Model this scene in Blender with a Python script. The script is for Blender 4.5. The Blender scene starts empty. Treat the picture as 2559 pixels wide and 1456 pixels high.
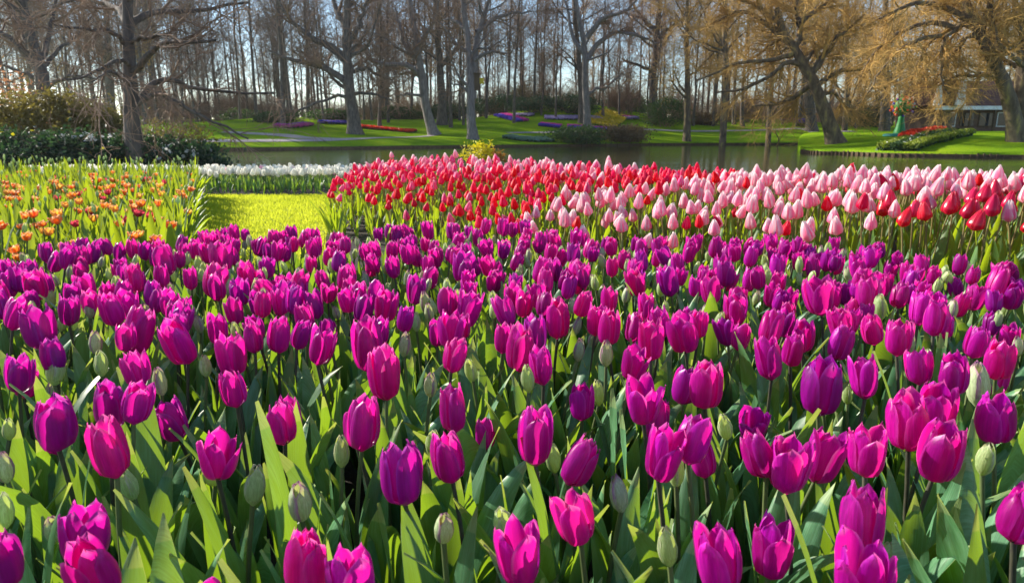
import bpy, math, random
import numpy as np
from mathutils import Vector, Matrix, Euler

# ------------------------------------------------------------------ camera, sky, sun, exposure
SC = bpy.context.scene
COL = SC.collection
FPX = 1706.0                       # focal length in pixels of a 2559 x 1456 frame
PITCH = math.radians(13.13)
CAMZ = 0.85
cam_data = bpy.data.cameras.new("camera")
cam_data.sensor_width = 36.0
cam_data.lens = 24.0
cam_data.clip_start = 0.02
cam_data.clip_end = 5000
cam = bpy.data.objects.new("camera", cam_data)
COL.objects.link(cam)
cam.location = (0, 0, CAMZ)
cam.rotation_euler = (math.pi / 2 - PITCH, 0, 0)
cam_data.dof.use_dof = True
cam_data.dof.focus_distance = 1.6
cam_data.dof.aperture_fstop = 11.0
SC.camera = cam

SUN_AZ = math.radians(-60)         # left of the view direction (+Y)
SUN_EL = math.radians(25)
world = bpy.data.worlds.new("World")
SC.world = world
world.use_nodes = True
wn = world.node_tree
wn.nodes.clear()
sky = wn.nodes.new("ShaderNodeTexSky")
sky.sky_type = 'NISHITA'
sky.sun_disc = False
sky.sun_elevation = SUN_EL
sky.sun_rotation = SUN_AZ          # measured from +Y, clockwise
sky.altitude = 300
sky.air_density = 1.0
sky.dust_density = 0.2
sky.ozone_density = 2.6
bg = wn.nodes.new("ShaderNodeBackground")
bg.inputs["Strength"].default_value = 0.112
wo = wn.nodes.new("ShaderNodeOutputWorld")
wn.links.new(sky.outputs[0], bg.inputs[0])
wn.links.new(bg.outputs[0], wo.inputs[0])
sl = bpy.data.lights.new("sun", 'SUN')
sl.energy = 5.0
sl.angle = math.radians(0.5)
sl.color = (1.0, 0.92, 0.78)
sun = bpy.data.objects.new("sun", sl)
COL.objects.link(sun)
sdir = Vector((math.sin(SUN_AZ) * math.cos(SUN_EL), math.cos(SUN_AZ) * math.cos(SUN_EL), math.sin(SUN_EL)))
sun.location = sdir * 50
sun.rotation_euler = sdir.to_track_quat('Z', 'Y').to_euler()
SC.view_settings.view_transform = 'Standard'
SC.view_settings.look = 'None'
SC.view_settings.gamma = 1.0
SC.view_settings.exposure = 0.95
SC.render.engine = 'CYCLES'
SC.cycles.max_bounces = 8
SC.cycles.diffuse_bounces = 4
SC.cycles.transmission_bounces = 6
SC.cycles.use_denoising = True

rng = np.random.default_rng(11)
random.seed(11)

# ------------------------------------------------------------------ pixel -> world helpers
CP, SP = math.cos(PITCH), math.sin(PITCH)


def ray(u, v):
    a = (u - 1279.5) / FPX
    b = -(v - 728.0) / FPX
    return np.array([a, CP + b * SP, -SP + b * CP])


def at_z(u, v, z):
    d = ray(u, v)
    return np.array([0, 0, CAMZ]) + d * ((z - CAMZ) / d[2])


def at_y(u, v, y):
    d = ray(u, v)
    return np.array([0, 0, CAMZ]) + d * (y / d[1])


def project(p):
    x, y, z = p[0], p[1], p[2] - CAMZ
    f = y * CP - z * SP
    up = y * SP + z * CP
    return 1279.5 + FPX * x / f, 728.0 - FPX * up / f, f


# ------------------------------------------------------------------ materials
def mat_new(name):
    m = bpy.data.materials.new(name)
    m.use_nodes = True
    nt = m.node_tree
    nt.nodes.clear()
    out = nt.nodes.new("ShaderNodeOutputMaterial")
    return m, nt, out


def N(nt, typ, **kw):
    n = nt.nodes.new(typ)
    for k, v in kw.items():
        setattr(n, k, v)
    return n


def ramp(nt, fac, stops):
    r = nt.nodes.new("ShaderNodeValToRGB")
    els = r.color_ramp.elements
    while len(els) < len(stops):
        els.new(0.5)
    for e, (p, c) in zip(els, stops):
        e.position = p
        e.color = (*c, 1)
    nt.links.new(fac, r.inputs[0])
    return r.outputs[0]


def noise(nt, scale, detail=3, vec=None, rough=0.55):
    n = nt.nodes.new("ShaderNodeTexNoise")
    n.inputs["Scale"].default_value = scale
    n.inputs["Detail"].default_value = detail
    n.inputs["Roughness"].default_value = rough
    if vec is not None:
        nt.links.new(vec, n.inputs["Vector"])
    return n.outputs["Fac"]


def coords(nt, kind="Object", scale=None):
    t = nt.nodes.new("ShaderNodeTexCoord").outputs[kind]
    if scale is None:
        return t
    mp = nt.nodes.new("ShaderNodeMapping")
    mp.inputs["Scale"].default_value = scale
    nt.links.new(t, mp.inputs[0])
    return mp.outputs[0]


def mixc(nt, fac, a, b, mode='MIX'):
    m = nt.nodes.new("ShaderNodeMix")
    m.data_type = 'RGBA'
    m.blend_type = mode
    for sock, val in ((m.inputs[0], fac), (m.inputs[6], a), (m.inputs[7], b)):
        if isinstance(val, (int, float)):
            sock.default_value = val
        elif isinstance(val, tuple):
            sock.default_value = (*val, 1)
        else:
            nt.links.new(val, sock)
    return m.outputs[2]


def bump(nt, h, strength, dist=0.01):
    b = nt.nodes.new("ShaderNodeBump")
    b.inputs["Strength"].default_value = strength
    b.inputs["Distance"].default_value = dist
    nt.links.new(h, b.inputs["Height"])
    return b.outputs[0]


def solid_mat(name, stops, scale=8.0, rough=0.85, bmp=0.3, bdist=0.01, kind="Object", stretch=None, detail=5, spec=0.3):
    m, nt, out = mat_new(name)
    p = N(nt, "ShaderNodeBsdfPrincipled")
    c = coords(nt, kind, stretch)
    f = noise(nt, scale, detail, c)
    nt.links.new(ramp(nt, f, stops), p.inputs["Base Color"])
    p.inputs["Roughness"].default_value = rough
    p.inputs["Specular IOR Level"].default_value = spec
    if bmp:
        nt.links.new(bump(nt, f, bmp, bdist), p.inputs["Normal"])
    nt.links.new(p.outputs[0], out.inputs[0])
    return m


def thin_mat(name, lo, hi, trans, tfac=0.5, rough=0.45, edge=None, edge_trans=None, spec=0.4, streak=(60, 60, 6), objvar=0.25, edge_lo=0.35, edge_hi=0.95, objhue=0.012, sheen=0.0, veins=None):
    """Petals and leaves: a diffuse skin plus light coming through from behind."""
    m, nt, out = mat_new(name)
    p = N(nt, "ShaderNodeBsdfPrincipled")
    oi = N(nt, "ShaderNodeObjectInfo")
    c = coords(nt, "Object", streak)
    f = noise(nt, 3.0, 4, c)
    r1 = nt.nodes.new("ShaderNodeMapRange")
    r1.inputs[1].default_value, r1.inputs[2].default_value = 0.3, 0.7
    nt.links.new(f, r1.inputs[0])
    col = mixc(nt, r1.outputs[0], lo, hi)
    tcol = trans
    if edge is not None:
        at = N(nt, "ShaderNodeAttribute", attribute_name="edge")
        mr = nt.nodes.new("ShaderNodeMapRange")
        mr.inputs[1].default_value, mr.inputs[2].default_value = edge_lo, edge_hi
        nt.links.new(at.outputs["Fac"], mr.inputs[0])
        col = mixc(nt, mr.outputs[0], col, edge)
        tcol = mixc(nt, mr.outputs[0], trans, edge_trans or edge)
    hs = N(nt, "ShaderNodeHueSaturation")
    mr2 = nt.nodes.new("ShaderNodeMapRange")
    mr2.inputs[3].default_value, mr2.inputs[4].default_value = 1 - objvar, 1 + objvar
    nt.links.new(oi.outputs["Random"], mr2.inputs[0])
    nt.links.new(mr2.outputs[0], hs.inputs["Value"])
    wn2 = N(nt, "ShaderNodeTexWhiteNoise", noise_dimensions='1D')
    nt.links.new(oi.outputs["Random"], wn2.inputs["W"])
    mr3 = nt.nodes.new("ShaderNodeMapRange")
    mr3.inputs[3].default_value, mr3.inputs[4].default_value = 0.5 - objhue, 0.5 + objhue
    nt.links.new(wn2.outputs["Value"], mr3.inputs[0])
    nt.links.new(mr3.outputs[0], hs.inputs["Hue"])
    if veins is not None:
        f2 = noise(nt, 3.0, 2, coords(nt, "Object", veins))
        col = mixc(nt, 0.5, col, ramp(nt, f2, [(0.35, (0.45, 0.45, 0.45)), (0.65, (1.5, 1.5, 1.5))]), 'MULTIPLY')
    nt.links.new(col, hs.inputs["Color"])
    nt.links.new(hs.outputs[0], p.inputs["Base Color"])
    p.inputs["Roughness"].default_value = rough
    p.inputs["Specular IOR Level"].default_value = spec
    if sheen:
        p.inputs["Sheen Weight"].default_value = sheen
    bn = bump(nt, f, 0.25, 0.002)
    nt.links.new(bn, p.inputs["Normal"])
    t = N(nt, "ShaderNodeBsdfTranslucent")
    if isinstance(tcol, tuple):
        t.inputs[0].default_value = (*tcol, 1)
    else:
        nt.links.new(tcol, t.inputs[0])
    mx = N(nt, "ShaderNodeMixShader")
    mx.inputs[0].default_value = tfac
    nt.links.new(p.outputs[0], mx.inputs[1])
    nt.links.new(t.outputs[0], mx.inputs[2])
    nt.links.new(mx.outputs[0], out.inputs[0])
    return m


M = {}
M['purple'] = thin_mat("purple petal", (0.23, 0.002, 0.23), (0.50, 0.006, 0.385), (0.92, 0.012, 0.385), 0.45, 0.36, edge=(0.60, 0.035, 0.48), edge_trans=(1, .22, .60), edge_lo=.7, edge_hi=1.08, objvar=0.38, objhue=.022, spec=.3, veins=(170, 170, 5))  # edge colours paint in the pale backlit rims of the petals
M['violet'] = thin_mat("violet petal", (0.18, 0.002, 0.22), (0.38, 0.005, 0.345), (0.78, 0.010, 0.40), 0.43, 0.36, edge=(0.42, 0.03, 0.48), edge_trans=(.9, .18, .62), edge_lo=.7, edge_hi=1.08, objvar=0.3, objhue=.015, spec=.3, veins=(170, 170, 5))  # backlit rim painted into the edge colours here too
M['magenta'] = thin_mat("magenta petal", (0.27, 0.003, 0.22), (0.58, 0.008, 0.39), (1.0, 0.016, 0.36), 0.46, 0.36, edge=(0.72, 0.06, 0.48), edge_trans=(1, .28, .55), edge_lo=.7, edge_hi=1.08, objvar=0.25, objhue=.015, spec=.3, veins=(170, 170, 5))  # edge colours carry a painted backlit rim, pinker than the body
M['bud'] = thin_mat("green bud skin", (0.32, 0.48, 0.20), (0.52, 0.63, 0.32), (0.66, 0.78, 0.14), 0.36, 0.5, edge=(.60, .60, .42), edge_lo=.6, edge_hi=1.0, streak=(120, 120, 5), veins=(220, 220, 4))
M['bud_tinged'] = thin_mat("colouring bud skin", (0.34, 0.46, 0.24), (0.52, 0.56, 0.36), (0.62, 0.66, 0.18), 0.32, 0.5, edge=(.42, .16, .34), edge_lo=.5, edge_hi=1.0, streak=(120, 120, 5), veins=(220, 220, 4))
M['leaf'] = thin_mat("tulip leaf", (0.050, 0.165, 0.075), (0.13, 0.29, 0.16), (0.38, 0.60, 0.02), 0.33, 0.40, edge=(0.24, 0.34, 0.14), edge_trans=(.6, .7, .1), edge_lo=.9, edge_hi=1.0, streak=(14, 40, 5), objvar=.4, veins=(12, 260, 3))
M['leaf_far'] = thin_mat("sunny tulip leaf", (0.06, 0.16, 0.05), (0.11, 0.23, 0.07), (0.48, 0.62, 0.015), 0.45, 0.45, streak=(90, 90, 3), objvar=.4)
M['leaf_bed'] = thin_mat("upright tulip leaf", (0.05, 0.13, 0.045), (0.13, 0.25, 0.07), (0.46, 0.56, 0.012), 0.38, 0.45, streak=(90, 90, 3), objvar=.5)
M['stem'] = thin_mat("tulip stem", (0.09, 0.14, 0.05), (0.14, 0.17, 0.07), (0.3, 0.4, 0.05), 0.15, 0.5)
M['stem_dark'] = thin_mat("dusky tulip stem", (0.05, 0.05, 0.045), (0.10, 0.10, 0.06), (0.3, 0.3, 0.05), 0.1, 0.5)
M['stem_gold'] = thin_mat("warm tulip stem", (0.24, 0.19, 0.07), (0.32, 0.26, 0.10), (0.6, 0.5, 0.1), 0.25, 0.5)
M['red'] = thin_mat("red petal", (0.82, 0.002, 0.035), (0.96, 0.006, 0.09), (1.0, 0.005, 0.07), 0.45, 0.45, edge=(0.95, 0.20, 0.36), edge_trans=(1, .45, .6), edge_lo=.7, spec=.2, edge_hi=1.15)  # light pink edge colours paint the rims as if backlit
M['crimson'] = thin_mat("crimson petal", (0.55, 0.006, 0.05), (0.65, 0.012, 0.08), (1.0, 0.02, 0.07), 0.4, 0.25, edge=(0.75, 0.06, 0.12), edge_trans=(1, .2, .25), edge_lo=.6, edge_hi=1.1, spec=.6)
M['rose'] = thin_mat("rose petal", (0.90, 0.02, 0.20), (0.95, 0.09, 0.32), (1.0, 0.07, 0.26), 0.42, 0.45, edge=(0.95, 0.5, 0.6), edge_trans=(1, .65, .7), edge_lo=.3, edge_hi=1.0, spec=.2)
M['pink'] = thin_mat("pink petal", (0.92, 0.14, 0.34), (0.95, 0.33, 0.49), (1.0, 0.30, 0.46), 0.5, 0.5, edge=(0.96, 0.84, 0.84), edge_trans=(1, .92, .88), edge_lo=.12, edge_hi=.75, spec=.2, objvar=.12)  # white margins are petal pattern; their wide range also paints lit highlights
M['white'] = thin_mat("white petal", (0.86, 0.84, 0.78), (0.90, 0.88, 0.82), (1.0, 0.97, 0.86), 0.5, 0.5)
M['orange'] = thin_mat("orange petal", (0.80, 0.10, 0.02), (0.90, 0.30, 0.05), (1.0, 0.26, 0.02), 0.45, 0.5, edge=(0.85, 0.62, 0.42), edge_trans=(1, .75, .4), edge_lo=.5, edge_hi=1.1, streak=(40, 40, 12))
M['amber'] = thin_mat("amber petal", (0.80, 0.36, 0.05), (0.88, 0.55, 0.14), (1.0, 0.55, 0.05), 0.45, 0.5, edge=(0.85, 0.40, 0.22), edge_trans=(1, .5, .25), edge_lo=.5, edge_hi=1.1, streak=(40, 40, 12))
M['wine'] = thin_mat("wine petal", (0.35, 0.02, 0.06), (0.5, 0.05, 0.10), (.9, .1, .15), .4, .5)
M['soil'] = solid_mat("soil", [(0.3, (0.012, 0.009, 0.006)), (0.7, (0.05, 0.037, 0.025))], 14, 0.95, 0.6, 0.02)
M['bark'] = solid_mat("grey bark", [(0.3, (0.06, 0.05, 0.045)), (0.55, (0.14, 0.115, 0.10)), (0.75, (0.23, 0.195, 0.165))], 3.0, 0.9, 0.8, 0.05, stretch=(3, 3, .6), detail=8)
M['bark_pale'] = solid_mat("pale bark", [(0.3, (0.12, 0.10, 0.095)), (0.55, (0.23, 0.20, 0.19)), (0.75, (0.32, 0.29, 0.27))], 3.0, 0.9, 0.8, 0.05, stretch=(3, 3, .6), detail=8)
M['twig'] = solid_mat("brown twig", [(0.35, (0.16, 0.10, 0.07)), (0.65, (0.36, 0.235, 0.16))], 0.6, 0.9, 0)
M['twig_grey'] = solid_mat("grey twig", [(0.35, (0.13, 0.095, 0.085)), (0.65, (0.27, 0.20, 0.175))], 0.6, 0.9, 0)
M['twig_gold'] = solid_mat("golden twig", [(0.35, (0.34, 0.20, 0.055)), (0.65, (0.62, 0.39, 0.12))], 0.5, 0.9, 0)
M['bark_gold'] = solid_mat("lichen bark", [(0.3, (0.07, 0.05, 0.035)), (0.55, (0.17, 0.13, 0.085)), (0.72, (0.34, 0.27, 0.09))], 2.2, 0.9, 0.9, 0.06, stretch=(2, 2, .7), detail=8)
M['wood'] = solid_mat("weathered timber", [(0.3, (0.05, 0.032, 0.02)), (0.7, (0.17, 0.11, 0.06))], 3, 0.85, 0.5, 0.01, stretch=(.4, 4, 4))
M['path'] = solid_mat("path gravel", [(0.3, (0.34, 0.29, 0.27)), (0.7, (0.48, 0.42, 0.40))], 6, 0.95, 0.2)
for nm, lo, hi, tr in (('shrub', (0.018, 0.045, 0.018), (0.05, 0.10, 0.035), (0.10, 0.20, 0.02)),
                       ('shrub_dark', (0.012, 0.032, 0.020), (0.035, 0.07, 0.04), (0.05, 0.12, 0.03)),
                       ('shrub_olive', (0.08, 0.07, 0.022), (0.18, 0.15, 0.04), (0.28, 0.23, 0.035)),
                       ('shrub_brown', (0.09, 0.065, 0.035), (0.20, 0.14, 0.075), (0.25, 0.16, 0.05)),
                       ('shrub_lime', (0.14, 0.19, 0.03), (0.28, 0.33, 0.05), (0.4, 0.5, 0.03)),
                       ('copper', (0.34, 0.15, 0.09), (0.55, 0.29, 0.17), (0.7, 0.32, 0.14)),
                       ('fl_red', (0.55, 0.015, 0.01), (0.7, 0.05, 0.02), (0.9, 0.05, 0.02)),
                       ('fl_purple', (0.16, 0.02, 0.42), (0.30, 0.05, 0.50), (0.4, 0.04, 0.6)),
                       ('fl_blue', (0.04, 0.04, 0.42), (0.10, 0.08, 0.6), (0.2, 0.1, 0.7)),
                       ('fl_lav', (0.42, 0.34, 0.58), (0.6, 0.5, 0.72), (0.6, 0.5, 0.8)),
                       ('fl_magenta', (0.55, 0.03, 0.35), (0.7, 0.10, 0.45), (0.9, 0.1, 0.5)),
                       ('fl_yellow', (0.6, 0.42, 0.02), (0.75, 0.58, 0.05), (0.9, 0.7, 0.02)),
                       ('fl_white', (0.7, 0.7, 0.68), (0.8, 0.8, 0.78), (0.8, 0.8, 0.75)),
                       ('fl_teal', (0.12, 0.24, 0.20), (0.22, 0.34, 0.28), (0.2, 0.35, 0.2)),
                       ('crown_yellow', (0.55, 0.48, 0.02), (0.7, 0.62, 0.05), (0.9, 0.8, 0.02)),
                       ('crown_brown', (0.22, 0.10, 0.02), (0.36, 0.18, 0.04), (0.6, 0.3, 0.04))):
    M[nm] = thin_mat(nm.replace('fl_', 'petals ').replace('_', ' '), lo, hi, tr, 0.3, 0.55, streak=(4, 4, 4), objvar=.15)


def grass_material(name, stops, tr, tfac, rough=0.7):
    m, nt, out = mat_new(name)
    p = N(nt, "ShaderNodeBsdfPrincipled")
    c = coords(nt, "Object")
    a = noise(nt, 0.35, 4, c)
    b = noise(nt, 12.0, 6, c, 0.7)
    ad = N(nt, "ShaderNodeMath", operation='ADD')
    ml = N(nt, "ShaderNodeMath", operation='MULTIPLY')
    ml.inputs[1].default_value = 0.5
    nt.links.new(a, ad.inputs[0])
    nt.links.new(b, ad.inputs[1])
    nt.links.new(ad.outputs[0], ml.inputs[0])
    nt.links.new(ramp(nt, ml.outputs[0], stops), p.inputs["Base Color"])
    p.inputs["Roughness"].default_value = rough
    p.inputs["Specular IOR Level"].default_value = 0.0
    nt.links.new(bump(nt, b, 0.8, 0.05), p.inputs["Normal"])
    t = N(nt, "ShaderNodeBsdfTranslucent")
    t.inputs[0].default_value = (*tr, 1)
    mx = N(nt, "ShaderNodeMixShader")
    mx.inputs[0].default_value = tfac
    nt.links.new(p.outputs[0], mx.inputs[1])
    nt.links.new(t.outputs[0], mx.inputs[2])
    nt.links.new(mx.outputs[0], out.inputs[0])
    return m


M['lawn'] = grass_material("lawn", [(0.35, (0.10, 0.21, 0.012)), (0.52, (0.21, 0.35, 0.015)), (0.68, (0.38, 0.46, 0.02))], (.3, .4, .02), 0.0)
M['blade'] = grass_material("grass blade", [(0.38, (0.13, 0.22, 0.015)), (0.5, (0.30, 0.40, 0.03)), (0.62, (0.52, 0.54, 0.08))], (0.86, 0.92, 0.06), 0.45)


def water_material():
    m, nt, out = mat_new("lake water")
    p = N(nt, "ShaderNodeBsdfPrincipled")
    p.inputs["Base Color"].default_value = (0.050, 0.046, 0.018, 1)
    p.inputs["Roughness"].default_value = 0.07
    p.inputs["IOR"].default_value = 1.33
    c = coords(nt, "Object", (0.55, 1.6, 1))
    f = noise(nt, 2.2, 4, c)
    f2 = noise(nt, 0.25, 2, c)
    ml = N(nt, "ShaderNodeMath", operation='MULTIPLY')
    nt.links.new(f, ml.inputs[0])
    nt.links.new(f2, ml.inputs[1])
    nt.links.new(bump(nt, ml.outputs[0], 0.35, 0.06), p.inputs["Normal"])
    nt.links.new(p.outputs[0], out.inputs[0])
    return m


M['water'] = water_material()


def plain(name, col, rough=0.6, var=0.12, scale=3.0):
    a = tuple(max(0, c * (1 - var)) for c in col)
    b = tuple(min(1, c * (1 + var)) for c in col)
    return solid_mat(name, [(0.3, a), (0.7, b)], scale, rough, 0.1)


M['white_paint'] = plain("white paint", (0.78, 0.78, 0.77), 0.5)
M['roof'] = solid_mat("brown roof tiles", [(0.3, (0.10, 0.045, 0.03)), (0.7, (0.22, 0.10, 0.06))], 5, 0.9, 0.6, 0.05)
M['brick'] = solid_mat("brown brick", [(0.3, (0.10, 0.06, 0.045)), (0.7, (0.2, 0.12, 0.08))], 7, 0.9, 0.4)
M['glass'] = plain("dark glass", (0.02, 0.025, 0.03), 0.08, .05)
M['jade'] = plain("green statue paint", (0.025, 0.22, 0.05), 0.5)
M['teal'] = plain("teal base paint", (0.02, 0.22, 0.20), 0.5)
M['blue'] = plain("blue paint", (0.05, 0.05, 0.5), 0.5)
M['nest'] = plain("bird box wood", (0.10, 0.07, 0.04), 0.8)
M['tag_yellow'] = plain("yellow paint", (0.6, 0.45, 0.03), 0.6)


# ------------------------------------------------------------------ geometry containers
class Geo:
    """Quads only: vertices, faces, material index, a per-vertex edge value."""

    def __init__(self, V=None, F=None, mi=None, e=None):
        self.V = np.zeros((0, 3)) if V is None else np.asarray(V, float)
        self.F = np.zeros((0, 4), int) if F is None else np.asarray(F, int)
        self.mi = np.zeros(len(self.F), int) if mi is None else np.asarray(mi, int)
        self.e = np.zeros(len(self.V)) if e is None else np.asarray(e, float)

    def add(self, g, mat=None, mi=None):
        V = g.V if mat is None else g.V @ np.array(mat.to_3x3()).T + np.array(mat.translation)
        self.F = np.vstack([self.F, g.F + len(self.V)])
        self.V = np.vstack([self.V, V])
        self.mi = np.concatenate([self.mi, g.mi if mi is None else np.full(len(g.F), mi)])
        self.e = np.concatenate([self.e, g.e])
        return self

    def shifted(self, off):
        return Geo(self.V - np.asarray(off), self.F, self.mi, self.e)

    def mesh(self, name, mats, smooth=True):
        me = bpy.data.meshes.new(name)
        n, f = len(self.V), len(self.F)
        me.vertices.add(n)
        me.vertices.foreach_set("co", self.V.astype(np.float32).ravel())
        me.loops.add(f * 4)
        me.loops.foreach_set("vertex_index", self.F.astype(np.int32).ravel())
        me.polygons.add(f)
        me.polygons.foreach_set("loop_start", np.arange(0, f * 4, 4, dtype=np.int32))
        for m in mats:
            me.materials.append(m)
        me.polygons.foreach_set("material_index", self.mi.astype(np.int32))
        me.polygons.foreach_set("use_smooth", np.full(f, smooth))
        if self.e.any():
            at = me.attributes.new("edge", 'FLOAT', 'POINT')
            at.data.foreach_set("value", self.e.astype(np.float32))
        me.update(calc_edges=True)
        return me


def join(geos):
    """Fast merge of many (Geo, matrix, mi)."""
    Vs, Fs, Ms, Es = [], [], [], []
    off = 0
    for g, mat, mi in geos:
        V = g.V if mat is None else g.V @ np.array(mat.to_3x3()).T + np.array(mat.translation)
        Vs.append(V)
        Fs.append(g.F + off)
        Ms.append(g.mi if mi is None else np.full(len(g.F), mi))
        Es.append(g.e)
        off += len(V)
    return Geo(np.vstack(Vs), np.vstack(Fs), np.concatenate(Ms), np.concatenate(Es))


def grid_faces(nr, nc, wrap=False):
    r = np.arange(nr - 1)[:, None]
    c = np.arange(nc if wrap else nc - 1)[None, :]
    c2 = (c + 1) % nc
    return np.stack([r * nc + c, r * nc + c2, (r + 1) * nc + c2, (r + 1) * nc + c], -1).reshape(-1, 4)


def tubes(P, R, sides=5):
    """P (n,k,3) polylines, R (n,k) radii -> Geo."""
    P = np.asarray(P, float)
    R = np.asarray(R, float)
    n, k, _ = P.shape
    T = np.gradient(P, axis=1)
    T /= np.linalg.norm(T, axis=2, keepdims=True) + 1e-9
    ref = np.where(np.abs(T[:, :1, 2:3]) > 0.8, np.array([1.0, 0.13, 0.0]), np.array([0.05, 0.08, 1.0]))
    ref = np.broadcast_to(ref, T.shape)
    A = np.cross(T, ref)
    A /= np.linalg.norm(A, axis=2, keepdims=True) + 1e-9
    B = np.cross(T, A)
    ang = np.arange(sides) * 2 * np.pi / sides
    V = P[:, :, None] + R[:, :, None, None] * (A[:, :, None] * np.cos(ang)[None, None, :, None] + B[:, :, None] * np.sin(ang)[None, None, :, None])
    f = grid_faces(k, sides, True)
    F = (f[None] + (np.arange(n) * k * sides)[:, None, None]).reshape(-1, 4)
    return Geo(V.reshape(-1, 3), F)


def resample(pts, k):
    """Smooth a hand-drawn polyline into k points (Catmull-Rom)."""
    pts = np.asarray(pts, float)
    n = len(pts)
    if n < 3:
        t = np.linspace(0, 1, k)[:, None]
        return pts[0] * (1 - t) + pts[-1] * t
    ext = np.vstack([2 * pts[0] - pts[1], pts, 2 * pts[-1] - pts[-2]])
    out = []
    for x in np.linspace(0, n - 1 - 1e-6, k):
        i = int(x)
        t = x - i
        p0, p1, p2, p3 = ext[i], ext[i + 1], ext[i + 2], ext[i + 3]
        out.append(0.5 * (2 * p1 + (p2 - p0) * t + (2 * p0 - 5 * p1 + 4 * p2 - p3) * t * t + (3 * p1 - p0 - 3 * p2 + p3) * t ** 3))
    return np.array(out)


def grow(P, R, m, L, ang, up, k, r, t=(0.25, 1.0), rf=0.55, curl=0.2, rmin=0.006, tip=0.35, flat=None):
    """m children on every polyline of P."""
    n, kp, _ = P.shape
    idx = np.repeat(np.arange(n), m)
    tt = r.uniform(t[0], t[1], n * m) * (kp - 1)
    i0 = np.minimum(tt.astype(int), kp - 2)
    fr = (tt - i0)[:, None]
    a, b = P[idx, i0], P[idx, i0 + 1]
    base = a * (1 - fr) + b * fr
    tan = b - a
    tan /= np.linalg.norm(tan, axis=1, keepdims=True) + 1e-9
    rad = (R[idx, i0] * (1 - fr[:, 0]) + R[idx, i0 + 1] * fr[:, 0]) * rf
    rad = np.maximum(rad, rmin)
    rv = r.normal(size=(n * m, 3))
    if flat is not None:
        rv[:, 2] *= flat
    perp = rv - (rv * tan).sum(1, keepdims=True) * tan
    perp /= np.linalg.norm(perp, axis=1, keepdims=True) + 1e-9
    an = np.radians(r.uniform(ang[0], ang[1], n * m))[:, None]
    d = np.cos(an) * tan + np.sin(an) * perp
    ln = r.uniform(L[0], L[1], n * m)
    step = (ln / (k - 1))[:, None]
    pts = [base]
    for _ in range(k - 1):
        d = d + r.normal(size=d.shape) * curl
        d[:, 2] += up
        d /= np.linalg.norm(d, axis=1, keepdims=True) + 1e-9
        pts.append(pts[-1] + d * step)
    C = np.stack(pts, 1)
    s = np.linspace(0, 1, k)[None]
    RC = np.maximum(rad[:, None] * (1 - s * (1 - tip)), rmin * 0.6)
    return C, RC


def leaf_cloud(r, n, radii, size, clumps=30, spread=0.3, hollow=0.55, base_flat=True, aspect=0.5):
    """n leaf quads gathered in clumps through an ellipsoid standing on the ground (centre at its mid-height)."""
    d = r.normal(size=(clumps, 3))
    d /= np.linalg.norm(d, axis=1, keepdims=True)
    d *= (r.uniform(hollow ** 3, 1, (clumps, 1))) ** (1 / 3.0)
    csz = r.uniform(0.5, 1.3, clumps)
    ci = r.integers(0, clumps, n)
    off = r.normal(size=(n, 3)) * spread * csz[ci][:, None]
    p = (d[ci] + off) * np.asarray(radii)
    if base_flat:
        p[:, 2] = np.maximum(p[:, 2], -radii[2] + r.uniform(0, 0.15, n) * radii[2])
    a = r.normal(size=(n, 3))
    a[:, 2] *= 0.7
    a /= np.linalg.norm(a, axis=1, keepdims=True)
    b = np.cross(a, r.normal(size=(n, 3)))
    b /= np.linalg.norm(b, axis=1, keepdims=True) + 1e-9
    c = np.cross(a, b)
    s = (size * r.uniform(0.6, 1.4, n))[:, None]
    V = np.stack([p - a * s, p + b * s * aspect + c * s * .15, p + a * s, p - b * s * aspect + c * s * .15], 1).reshape(-1, 3)
    return Geo(V, np.arange(n * 4).reshape(-1, 4))


def box_geo(x0, x1, y0, y1, z0, z1):
    V = [(x, y, z) for z in (z0, z1) for y in (y0, y1) for x in (x0, x1)]
    F = [(0, 2, 3, 1), (4, 5, 7, 6), (0, 1, 5, 4), (2, 6, 7, 3), (0, 4, 6, 2), (1, 3, 7, 5)]
    return Geo(V, F)


def lathe(prof, sides=24):
    P = np.array(prof)
    a = np.arange(sides) * 2 * np.pi / sides
    V = np.stack([P[:, None, 0] * np.cos(a), P[:, None, 0] * np.sin(a), np.repeat(P[:, None, 1], sides, 1)], -1).reshape(-1, 3)
    return Geo(V, grid_faces(len(P), sides, True))


def ball(r0, segs=8, rings=6, sq=(1, 1, 1)):
    th = np.linspace(0.02, np.pi - 0.02, rings)
    g = lathe(np.stack([r0 * np.sin(th), -r0 * np.cos(th)], 1), segs)
    g.V *= np.array(sq)
    return g


# ------------------------------------------------------------------ object helpers
def tag(o, label=None, cat=None, group=None, kind=None):
    if label:
        o['label'] = label
    if cat:
        o['category'] = cat
    if group:
        o['group'] = group
    if kind:
        o['kind'] = kind
    return o


def empty(name, loc, label, cat, group=None, rot=(0, 0, 0), scale=1.0):
    o = bpy.data.objects.new(name, None)
    o.empty_display_size = 0.05
    COL.objects.link(o)
    o.location = loc
    o.rotation_euler = rot
    o.scale = (scale,) * 3
    return tag(o, label, cat, group)


def put(name, me, parent=None, loc=(0, 0, 0), rot=(0, 0, 0), scale=(1, 1, 1)):
    o = bpy.data.objects.new(name, me)
    COL.objects.link(o)
    if parent is not None:
        o.parent = parent
    o.location = loc
    o.rotation_euler = rot
    o.scale = scale
    return o


def TRS(loc, rot, scale):
    if not hasattr(scale, '__len__'):
        scale = (scale,) * 3
    return Matrix.LocRotScale(Vector(loc), Euler(rot), Vector(scale))


# ------------------------------------------------------------------ terrain
WATER_Z = -0.40


def sstep(a, b, x):
    t = np.clip((np.asarray(x, float) - a) / (b - a), 0, 1)
    return t * t * (3 - 2 * t)


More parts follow.
